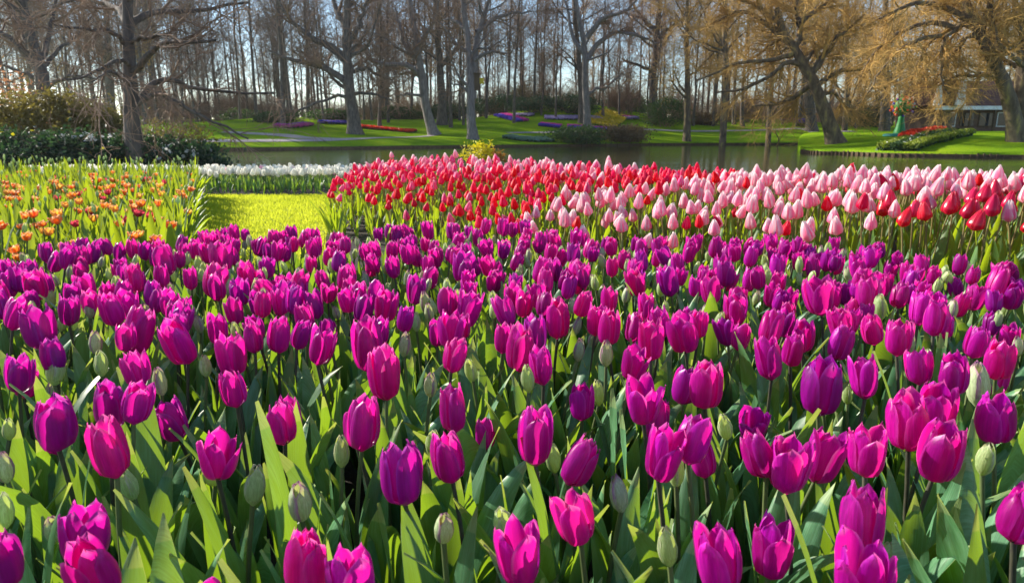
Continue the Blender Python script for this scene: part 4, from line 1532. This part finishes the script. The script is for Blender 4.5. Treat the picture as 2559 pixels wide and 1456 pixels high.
def hero_tree(name, trunk, rpx, Y, limbs, label, cat="tree", bark='bark', twig='twig', seed=0, auto=10, n1=8, n2=7, n3=6, droop=0.0, L=(2.5, 4.5), rmin=.010, tstart=.35, flare=1.5, group=None, up1=.05, extra_trunks=(), keep=False):
    r = np.random.default_rng(seed)
    if Y > 25 and not keep:
        Y = hit(*trunk[0])[1]
        print("TREE", name, seed, round(Y, 1))
    pxm = Y / FPX
    base = to_world([trunk[0]], Y)[0]
    gz0 = terrain(base[0], Y) if Y > 25 else -.12
    base[2] = gz0
    tw = to_world(trunk, Y)
    tw[0, 2] = gz0 - .15
    T = resample(tw, 26)
    s = np.linspace(0, 1, 26)
    R = rpx * pxm * (.84 if Y > 25 else .95) * (1 - .62 * s) * (1 + (flare - 1) * np.exp(-s * 26 * .9 / 1.6))
    root = empty(name, tuple(base), label, cat, group)
    tr = [(tubes(T[None], R[None], 12), None, 0)]
    exts = [(T, R)]
    for et, er in extra_trunks:
        ew = to_world(et, Y + .3)
        if et[0][1] > 330:
            ew[0, 2] = gz0 - .15
        E = resample(ew, 22)
        se = np.linspace(0, 1, 22)
        ER = er * pxm * (1 - .62 * se) * (1 + .4 * np.exp(-se * 12))
        tr.append((tubes(E[None], ER[None], 12), None, 0))
        exts.append((E, ER))
    tg = join(tr)
    tg.V += 0.02 * r.normal(size=tg.V.shape) * np.minimum(1, rpx * pxm * 2)
    put("trunk", tg.shifted(base).mesh("trunk", [M[bark]]), root)
    k = 12
    LP, LR = [], []
    for li, (lp, lr) in enumerate(limbs):
        w = to_world(lp, Y, r.uniform(-2.5, 2.5))
        q = resample(w, k)
        q[1:] += r.normal(0, .05, (k - 1, 3)) * pxm * 40
        LP.append(q)
        LR.append(lr * pxm * (1 - .7 * np.linspace(0, 1, k)))
    LP = np.array(LP) if LP else np.zeros((0, k, 3))
    LR = np.array(LR) if len(LR) else np.zeros((0, k))
    nl = len(LP)
    for E, ER in exts:
        if auto:
            a, b = grow(E[None], ER[None], auto, L, (35, 75), up1, k, r, (tstart, .98), .45, .16, .02, .25)
            LP = np.concatenate([LP, a])
            LR = np.concatenate([LR, b])
    for i in range(nl):
        put("limb", tubes(LP[i:i + 1], LR[i:i + 1], 7).shifted(base).mesh("limb", [M[bark]]), root)
    C1, R1 = grow(LP, LR, n1, (L[0] * .45, L[1] * .6), (25, 65), up1 * .6 - droop * .5, 7, r, (.2, 1), .5, .2, rmin * 1.5)
    C2, R2_ = grow(C1, R1, n2, (L[0] * .22, L[1] * .33), (25, 65), -droop, 5, r, (.15, 1), .55, .2, rmin * 1.15)
    C3, R3_ = grow(C2, R2_, n3, (L[0] * .12, L[1] * .22), (20, 60), -droop * 1.5, 4, r, (.1, 1), .6, .22, rmin)
    cg = join(([(tubes(LP[nl:], LR[nl:], 6), None, 1)] if len(LP) > nl else []) + [(tubes(C1, R1, 5), None, 0), (tubes(C2, R2_, 4), None, 0), (tubes(C3, R3_, 3), None, 0)])
    put("crown", cg.shifted(base).mesh("crown", [M[twig], M[bark]]), root)
    return root


hero_tree("bare_tree", [(340, 405), (332, 330), (327, 250), (323, 170), (320, 90), (318, 0), (316, -150), (320, -420)], 21, 14.7, [
    ([(332, 262), (365, 222), (400, 203), (440, 202), (480, 218), (560, 232), (680, 231)], 9),
    ([(338, 262), (390, 236), (430, 250), (490, 285), (560, 315), (620, 345)], 7),
    ([(326, 180), (355, 158), (385, 120), (410, 107), (470, 106), (540, 104)], 9),
    ([(322, 105), (350, 95), (395, 90), (440, 100)], 6),
    ([(320, 70), (345, 50), (385, 32), (440, 28), (520, 25), (620, 5)], 10),
    ([(320, 60), (300, 30), (270, 12), (225, 0), (170, -30)], 9),
    ([(322, 120), (285, 85), (245, 75), (190, 72), (130, 60)], 6),
    ([(326, 165), (300, 150), (260, 165), (215, 190), (150, 200)], 6),
    ([(318, -20), (290, -60), (240, -120)], 9), ([(318, -30), (360, -80), (430, -130)], 9),
    ([(330, 215), (300, 190), (270, 180), (230, 205)], 5)],
    "big dark tree with long arching limbs standing behind the left shrubs", seed=3, auto=5, n1=6, n2=5, n3=4, droop=.03, L=(1.6, 3.2), rmin=.006, tstart=.5, flare=1.5)
hero_tree("bare_tree", [(112, 300), (107, 210), (90, 140), (68, 60), (55, 0), (40, -140), (30, -300)], 17, 22, [
    ([(103, 190), (70, 140), (30, 100), (-20, 70), (-90, 30)], 9), ([(98, 165), (118, 100), (132, 40), (150, -40)], 8), ([(88, 135), (50, 70), (20, 10), (0, -60)], 9),
    ([(105, 200), (60, 182), (10, 165), (-60, 150)], 6), ([(100, 170), (140, 130), (190, 90), (230, 40)], 6), ([(108, 230), (150, 200), (200, 190), (250, 200)], 5), ([(108, 235), (60, 240), (0, 260), (-50, 290)], 5)],
    "multi limbed dark tree leaning left at the far left behind the copper bush", seed=5, auto=7, n1=6, n2=5, n3=4, L=(2.0, 3.8), rmin=.008)
hero_tree("bare_tree", [(278, 310), (275, 240), (272, 170), (268, 80), (262, -40), (260, -200)], 13, 34, [], "upright grey tree left of the big dark one, half hidden by bushes", seed=6, auto=12, n1=7, n2=5, n3=4, L=(2.5, 5), rmin=.015)
hero_tree("bare_tree", [(888, 335), (882, 285), (874, 230), (868, 150), (866, 80), (868, 0), (872, -170)], 19, 50, [
    ([(863, 150), (825, 114), (783, 99), (734, 60), (704, 24), (680, -30)], 9), ([(870, 212), (825, 175), (783, 163), (725, 148), (670, 130)], 9), ([(872, 180), (915, 169), (945, 187), (985, 205)], 6),
    ([(868, 110), (890, 75), (905, 40), (920, -10)], 9), ([(866, 70), (840, 20), (820, -40)], 9), ([(880, 250), (850, 240), (800, 255), (740, 275), (690, 262)], 5), ([(874, 235), (930, 235), (980, 250)], 5)],
    "thick grey tree with sweeping left limbs on the far lawn", seed=7, auto=10, n1=7, n2=5, n3=4, L=(3, 6), rmin=.015)
hero_tree("bare_tree", [(1086, 338), (1076, 312), (1063, 260), (1056, 200), (1046, 150), (1040, 100), (1030, 40), (1024, 0), (1018, -160)], 15, 48, [
    ([(1052, 190), (1020, 166), (960, 160), (930, 150), (895, 100)], 7), ([(1046, 145), (1015, 115), (1000, 70), (985, 20)], 7), ([(1042, 120), (1062, 90), (1085, 55), (1100, 0)], 6), ([(1060, 240), (1020, 235), (980, 240)], 4)],
    "grey tree leaning to the left on the far lawn, left of the forked one", bark='bark_pale', seed=8, auto=9, n1=6, n2=5, n3=4, L=(2.5, 5.5), rmin=.015)
hero_tree("bare_tree", [(1105, 312), (1105, 250), (1100, 180), (1095, 100), (1090, 0), (1088, -160)], 13, 58, [], "straight brown tree behind the leaning one on the slope", seed=9, auto=12, n1=6, n2=5, n3=4, L=(3, 6), rmin=.014)
hero_tree("bare_tree", [(1182, 348), (1178, 300), (1176, 235), (1172, 160), (1168, 90), (1160, 30), (1152, -90)], 14, 44, [
    ([(1170, 85), (1140, 55), (1105, 42)], 6), ([(1190, 80), (1260, 36), (1330, 28)], 6), ([(1177, 240), (1150, 215), (1120, 205)], 4), ([(1186, 150), (1230, 130), (1270, 140)], 5), ([(1172, 130), (1140, 110), (1100, 60)], 5)],
    "grey tree forking into a V at mid height, closest of the far lawn trees", bark='bark_pale', seed=10, auto=7, n1=6, n2=5, n3=4, L=(2.5, 5), rmin=.015,
    extra_trunks=[([(1178, 245), (1186, 170), (1190, 110), (1205, 50), (1222, 0), (1245, -90)], 9)])
hero_tree("bare_tree", [(1468, 332), (1466, 270), (1462, 200), (1462, 130), (1450, 60), (1440, 0), (1430, -150)], 11, 52, [
    ([(1463, 155), (1490, 110), (1530, 85), (1580, 85), (1620, 100), (1655, 112)], 7), ([(1465, 95), (1510, 45), (1560, 30), (1595, -10)], 7), ([(1470, 235), (1530, 208), (1560, 178)], 4), ([(1462, 140), (1430, 90), (1420, 30), (1400, -40)], 6)],
    "slim pale tree at the waterline with a long arm reaching right", bark='bark_pale', seed=11, auto=8, n1=6, n2=5, n3=4, L=(2.5, 5.5), rmin=.015)
hero_tree("bare_tree", [(1455, 308), (1452, 220), (1445, 130), (1435, 0), (1432, -130)], 10, 62, [], "grey trunk close behind the slim pale tree", seed=12, auto=10, n1=7, n2=5, n3=4, L=(3, 6), rmin=.014)
hero_tree("bare_tree", [(1634, 298), (1632, 200), (1637, 140), (1641, 90), (1650, 0), (1655, -130)], 12, 64, [
    ([(1640, 95), (1690, 60), (1750, 0)], 6), ([(1635, 180), (1590, 160), (1555, 150)], 5), ([(1640, 80), (1600, 40), (1570, -20)], 6)],
    "dark tree with a wide head in the wood right of the yellow bed", seed=13, auto=11, n1=6, n2=5, n3=4, L=(3, 7), rmin=.014)
hero_tree("bare_tree", [(2028, 328), (2022, 240), (2015, 180), (2004, 60), (2000, -120)], 14, 56, [], "dark upright trunk behind the leaning golden tree", seed=14, auto=9, n1=6, n2=5, n3=4, L=(3, 6), twig='twig_gold', rmin=.014)
hero_tree("golden_tree", [(2090, 358), (2072, 310), (2050, 250), (2030, 200), (2005, 160), (1985, 120), (1960, 85), (1940, 20)], 21, 40, [
    ([(2032, 208), (1990, 237), (1940, 262), (1880, 262)], 8), ([(1985, 118), (1955, 97), (1925, 112), (1890, 140)], 8), ([(1988, 125), (2000, 80), (1992, 20), (1985, -40)], 9), ([(2010, 165), (1960, 158), (1920, 190), (1850, 225), (1790, 230)], 7),
    ([(2038, 222), (2080, 185), (2150, 172), (2210, 190)], 8), ([(2025, 195), (2060, 140), (2100, 90), (2160, 40)], 8), ([(1975, 105), (1920, 60), (1850, 30), (1780, 60)], 8), ([(1990, 130), (1930, 150), (1840, 160), (1740, 200)], 7), ([(2040, 230), (2090, 240), (2140, 290)], 6),
    ([(1950, 60), (1880, 10), (1800, -20)], 7), ([(1995, 60), (2050, 20), (2100, -30)], 7)],
    "leaning golden barked tree with drooping twigs near the lawn tip", bark='bark_gold', twig='twig_gold', seed=15, auto=5, n1=10, n2=8, n3=7, droop=.015, L=(2.2, 4.5), rmin=.008)
hero_tree("golden_tree", [(2542, 353), (2534, 300), (2513, 220), (2482, 150), (2458, 100), (2440, 62), (2420, 20), (2400, -60)], 22, 36, [
    ([(2448, 75), (2400, 62), (2335, 95), (2300, 150), (2275, 205)], 9), ([(2460, 95), (2420, 92), (2385, 130), (2345, 180), (2325, 225)], 8), ([(2500, 195), (2450, 185), (2390, 190), (2340, 215)], 7), ([(2440, 60), (2360, 20), (2280, 10), (2200, 50)], 9),
    ([(2480, 150), (2500, 90), (2540, 40), (2590, 0)], 9), ([(2440, 60), (2380, -20), (2300, -40)], 9), ([(2450, 80), (2470, 20), (2500, -40)], 9), ([(2400, 62), (2360, 100), (2350, 180), (2370, 240)], 6),
    ([(2380, 70), (2300, 60), (2210, 110), (2150, 190)], 7), ([(2350, 90), (2270, 110), (2215, 160), (2170, 235)], 6)],
    "big golden barked tree at the right edge with arching drooping branches", bark='bark_gold', twig='twig_gold', seed=16, auto=5, n1=10, n2=8, n3=7, droop=.025, L=(2.0, 4.2), rmin=.0075,
    extra_trunks=[([(2562, 353), (2556, 250), (2561, 150), (2570, 0), (2578, -170)], 24)])
for u, v, Y, rp, lab, sd in ((1815, 280, 66, 10, "golden twigged tree behind the far path, left of the leaning one", 31), (2370, 318, 58, 9, "thin golden twigged tree in front of the cottage", 32), (2215, 300, 74, 13, "dark trunked tall tree rising behind the sculpture", 33),
                             (2120, 300, 70, 9, "golden twigged tree behind the holly bush", 34), (1720, 290, 70, 9, "golden twigged tree right of the tall dark shrub", 35), (2480, 300, 76, 12, "tall tree rising behind the cottage roof", 36), (1930, 290, 62, 8, "twiggy golden tree behind the pink azalea bed", 37)):
    hero_tree("golden_tree" if sd != 33 else "bare_tree", [(u, v), (u - 2, v - 80), (u - 4, v - 170), (u - 2, v - 300), (u, v - 480)], rp, Y, [], lab, bark='bark_gold' if sd != 33 else 'bark', twig='twig_gold', seed=sd, auto=5 if sd == 32 else 12, n1=7, n2=6, n3=5, droop=.05, L=(3, 7), rmin=.014, tstart=.12, keep=True)

# the wood behind: a handful of grown trees, copied one by one
WOOD = []
for i in range(8):
    r = np.random.default_rng(500 + i)
    H = r.uniform(17, 22)
    k = 20
    z = np.linspace(-.2, H, k)
    wob = np.cumsum(r.normal(0, .05, (k, 2)), 0)
    T = np.column_stack([wob, z])
    R = r.uniform(.12, .2) * (1 - .75 * np.linspace(0, 1, k)) * (1 + .4 * np.exp(-np.arange(k) * .9))
    L1, LR1 = grow(T[None], R[None], 30, (1.5, 4.2), (30, 70), .09, 8, r, (.16 + .12 * (i % 3), .98), .38, .12, .02)
    C1, R1 = grow(L1, LR1, 6, (.9, 2.2), (25, 60), .05, 5, r, (.2, 1), .5, .15, .018)
    C2, R2_ = grow(C1, R1, 6, (.5, 1.3), (25, 60), .03, 4, r, (.15, 1), .6, .18, .010)
    WOOD.append((tubes(T[None], R[None], 8).mesh("trunk", [M['bark']]),
                 {tw: join([(tubes(L1, LR1, 5), None, 0), (tubes(C1, R1, 4), None, 0), (tubes(C2, R2_, 3), None, 0)]).mesh("crown", [M[tw]]) for tw in ('twig', 'twig_grey', 'twig_gold')}))
R6 = random.Random(77)
spots = []
for _ in range(4000):
    y = R6.uniform(64, 125)
    u = R6.uniform(-140, 2700)
    x = at_y(u, 300, y)[0]
    if any((x - a) ** 2 + (y - b) ** 2 < 2.6 ** 2 for a, b, _u in spots):
        continue
    if y - far_shore(x) < 16:
        continue
    spots.append((x, y, u))
    if len(spots) >= 250:
        break
for x, y, u in spots:
    i = R6.randrange(len(WOOD))
    depth = "nearer" if y < 84 else "farther"
    part = "left end" if u < 480 else ("left part" if u < 900 else ("middle" if u < 1300 else ("right part" if u < 1750 else "golden right end")))
    root = empty("wood_tree", (x, y, terrain(x, y)), f"slender leafless tree among the {depth} trunks, {part} of the far wood", "tree", "slender trees of the far wood", (R6.gauss(0, .035), R6.gauss(0, .035), R6.uniform(0, 6.28)), R6.uniform(.7, 1.3))
    put("trunk", WOOD[i][0], root)
    put("crown", WOOD[i][1]['twig_gold' if u > 1750 or R6.random() < .12 else ('twig_grey' if u < 1000 else 'twig')], root)

# the deeper wood that reads as one mass of trunks and brushwood
LITE = []
for i in range(5):
    r = np.random.default_rng(900 + i)
    H = r.uniform(15, 21)
    z = np.linspace(-.2, H, 9)
    T = np.column_stack([np.cumsum(r.normal(0, .08, (9, 2)), 0), z])
    R = r.uniform(.10, .2) * (1 - .75 * np.linspace(0, 1, 9))
    L1, LR1 = grow(T[None], R[None], 34, (1.2, 3.6), (30, 70), .09, 5, r, (.12, .98), .38, .14, .02)
    C1, R1 = grow(L1, LR1, 7, (.8, 2.0), (25, 60), .05, 4, r, (.2, 1), .5, .2, .016)
    LITE.append(join([(tubes(T[None], R[None], 6), None, 0), (tubes(L1, LR1, 4), None, 1), (tubes(C1, R1, 3), None, 1)]))
SCRUB = []
for i in range(4):
    r = np.random.default_rng(950 + i)
    k = 22
    b = np.column_stack([r.normal(0, .7, k), r.normal(0, .7, k), np.full(k, -.1)])
    d = np.column_stack([r.normal(0, .35, k), r.normal(0, .35, k), np.ones(k)])
    ln = r.uniform(1.5, 4.2, k)[:, None]
    P = np.stack([b, b + d * ln * .5 + r.normal(0, .1, (k, 3)), b + d * ln], 1)
    C1, R1 = grow(P, np.full((k, 3), .02), 8, (.5, 1.6), (20, 60), .03, 4, r, (.15, 1), .6, .2, .012)
    C2, R2_ = grow(C1, R1, 5, (.3, .8), (20, 60), .02, 3, r, (.1, 1), .7, .2, .010)
    SCRUB.append(join([(tubes(P, np.tile([[.03, .02, .01]], (k, 1)), 4), None, 1), (tubes(C1, R1, 3), None, 1), (tubes(C2, R2_, 3), None, 1)]))
items = []
for _ in range(120):
    y = R6.uniform(122, 190)
    x = at_y(R6.uniform(-150, 2700), 300, y)[0]
    items.append((R6.choice(LITE), TRS((x, y, terrain(x, y)), (0, 0, R6.uniform(0, 6.28)), R6.uniform(.9, 1.2)), None))
for _ in range(230):
    y = R6.uniform(88, 150)
    x = at_y(R6.uniform(350, 2300), 300, y)[0]
    items.append((R6.choice(SCRUB), TRS((x, y, terrain(x, y)), (0, 0, R6.uniform(0, 6.28)), R6.uniform(.7, 1.3)), None))
o = put("far_wood", join(items).mesh("far_wood", [M['bark'], M['twig']]))
tag(o, "deep leafless wood of trunks and brushwood far behind the lake", "wood", None, "stuff")

# ------------------------------------------------------------------ cottage
def cottage():
    Y = 58.0
    p0 = at_y(2335, 318, Y)
    p1 = at_y(2640, 318, Y)
    z0 = terrain(p0[0] + 1, Y)
    zt = at_y(2400, 268, Y)[2] - z0
    zr = at_y(2400, 196, Y)[2] - z0
    root = empty("cottage", (p0[0], Y, z0), "brown roofed cottage with pointed white gables behind the right hand trees", "house")
    W = p1[0] - p0[0]
    D = 6.0
    put("wall", box_geo(0, W, 0, D, -.4, zt - .12).mesh("wall", [M['brick']], False), root)
    ov = .45
    V = [(-ov, -ov, zt), (W + ov, -ov, zt), (W + ov, D / 2, zr), (-ov, D / 2, zr), (W + ov, D + ov, zt), (-ov, D + ov, zt),
         (-ov, -ov, zt - .1), (W + ov, -ov, zt - .1), (W + ov, D + ov, zt - .1), (-ov, D + ov, zt - .1)]
    F = [(0, 1, 2, 3), (3, 2, 4, 5), (0, 3, 5, 9), (1, 8, 4, 2), (6, 9, 8, 7), (0, 9, 6, 0), (1, 7, 8, 1), (4, 8, 9, 5)]
    put("roof", Geo(V, F[:5]).mesh("roof", [M['roof']], False), root)
    put("eaves_board", box_geo(-ov, W + ov, -ov - .16, -ov - .005, zt - .22, zt + .08).mesh("eaves_board", [M['white_paint']], False), root)
    px = lambda u: at_y(u, 260, Y)[0] - p0[0]
    zz = lambda v: at_y(2390, v, Y)[2] - z0
    for ua, ub, ut, vt in ((2312, 2333, 2323, 211), (2366, 2391, 2380, 202)):
        a, b, t = px(ua), px(ub), px(ut)
        zb, zp = zt + .1, zz(vt)
        V = []
        for yy in (-1.2, -.98):
            V += [(a, yy, zb), (b, yy, zb), (t + .12, yy, zp), (t - .12, yy, zp)]
        F = [(0, 1, 2, 3), (7, 6, 5, 4), (0, 3, 7, 4), (1, 5, 6, 2), (3, 2, 6, 7), (0, 4, 5, 1)]
        gb = put("gable", Geo(V, F).mesh("gable", [M['white_paint']], False), root)
        # the little dormer roof running back into the main roof
        V = [(a - .1, -1.0, zb), (t, -1.0, zp + .06), (t, 2.4, zp + .06), (a - .1, 2.4, zb), (b + .1, -1.0, zb), (b + .1, 2.4, zb)]
        put("dormer_roof", Geo(V, [(0, 1, 2, 3), (1, 4, 5, 2)]).mesh("dormer_roof", [M['roof']], False), root)
    for k in range(6):
        xw = .5 + k * (W - 1) / 6
        fr = put("window", box_geo(xw, xw + 1.15, -.06, -.004, .35, zt - .4).mesh("window", [M['white_paint' if k % 3 == 0 else 'wood']], False), root)
        put("pane", box_geo(xw + .07, xw + 1.08, -.085, -.063, .42, zt - .47).mesh("pane", [M['glass']], False), fr)
    for u in (2352, 2420, 2480):
        xx = px(u)
        put("post", box_geo(xx - .07, xx + .07, -ov - .12, -ov + .02, -.3, zt - .225).mesh("post", [M['wood']], False), root)


cottage()

# ------------------------------------------------------------------ flower headed sculpture
def sculpture():
    b = hit(2247, 340)
    Y = b[1]
    pxm = Y / FPX
    root = empty("flower_sculpture", tuple(b), "green dress shaped garden sculpture topped with a ball of coloured flowers", "sculpture")
    H = 50 * pxm
    put("base", lathe([(.01, -.1), (36 * pxm, -.1), (36 * pxm, .10), (30 * pxm, .16), (.01, .16)], 28).mesh("base", [M['teal']]), root)
    prof = [(14 * pxm, .165), (13.5 * pxm, .3), (11 * pxm, H * .35), (8.5 * pxm, H * .6), (6.5 * pxm, H * .8), (7.5 * pxm, H * .92), (5 * pxm, H), (.01, H + .02)]
    put("body", lathe(prof, 24).mesh("body", [M['jade']]), root)
    r = np.random.default_rng(9)
    tops = H + 22 * pxm
    cols = ['orange', 'fl_red', 'orange', 'fl_yellow', 'fl_white', 'fl_red', 'fl_blue', 'jade']
    head = put("flower_head", ball(20 * pxm, 14, 10).mesh("flower_head", [M['jade']]), root, (0, 0, tops))
    bl = ball(3.3 * pxm, 7, 5, (1, 1, .7))
    for c in cols:
        bm = bl.mesh("bloom", [M[c]])
        for _ in range(12):
            d = r.normal(size=3)
            d /= np.linalg.norm(d)
            q = d * np.array([28, 28, 25]) * pxm * r.uniform(.62, 1.05)
            put("bloom", bm, head, tuple(q), tuple(r.uniform(0, 6, 3)), (r.uniform(.7, 1.2),) * 3)


sculpture()

# nest box on the forked tree
pb = at_y(1192, 205, 43.4)
root = empty("bird_box", tuple(pb), "dark wooden bird box with a yellow mark fixed to the forked tree", "bird box")
put("box", box_geo(-.16, .16, -.16, .16, -.5, .45).mesh("box", [M['nest']], False), root)
put("sign", box_geo(.165, .42, -.1, -.06, -.12, .22).mesh("sign", [M['tag_yellow']], False), root)
put("lid", box_geo(-.2, .2, -.22, .2, .452, .52).mesh("lid", [M['nest']], False), root)

# ------------------------------------------------------------------ added air volume imitating lens glare
hm, nt, out = mat_new("glare veil")
pv = N(nt, "ShaderNodeVolumePrincipled")
pv.inputs["Color"].default_value = (1.0, 0.97, 0.92, 1)
pv.inputs["Density"].default_value = 0.00028
pv.inputs["Anisotropy"].default_value = 0.55
nt.links.new(pv.outputs[0], out.inputs["Volume"])
o = put("glare_veil", box_geo(-905, 905, -205, 1305, -2.1, 34.0).mesh("glare_veil", [hm], False))
tag(o, "thin pale added air volume imitating lens glare over the garden", "glare_veil", None, "stuff")
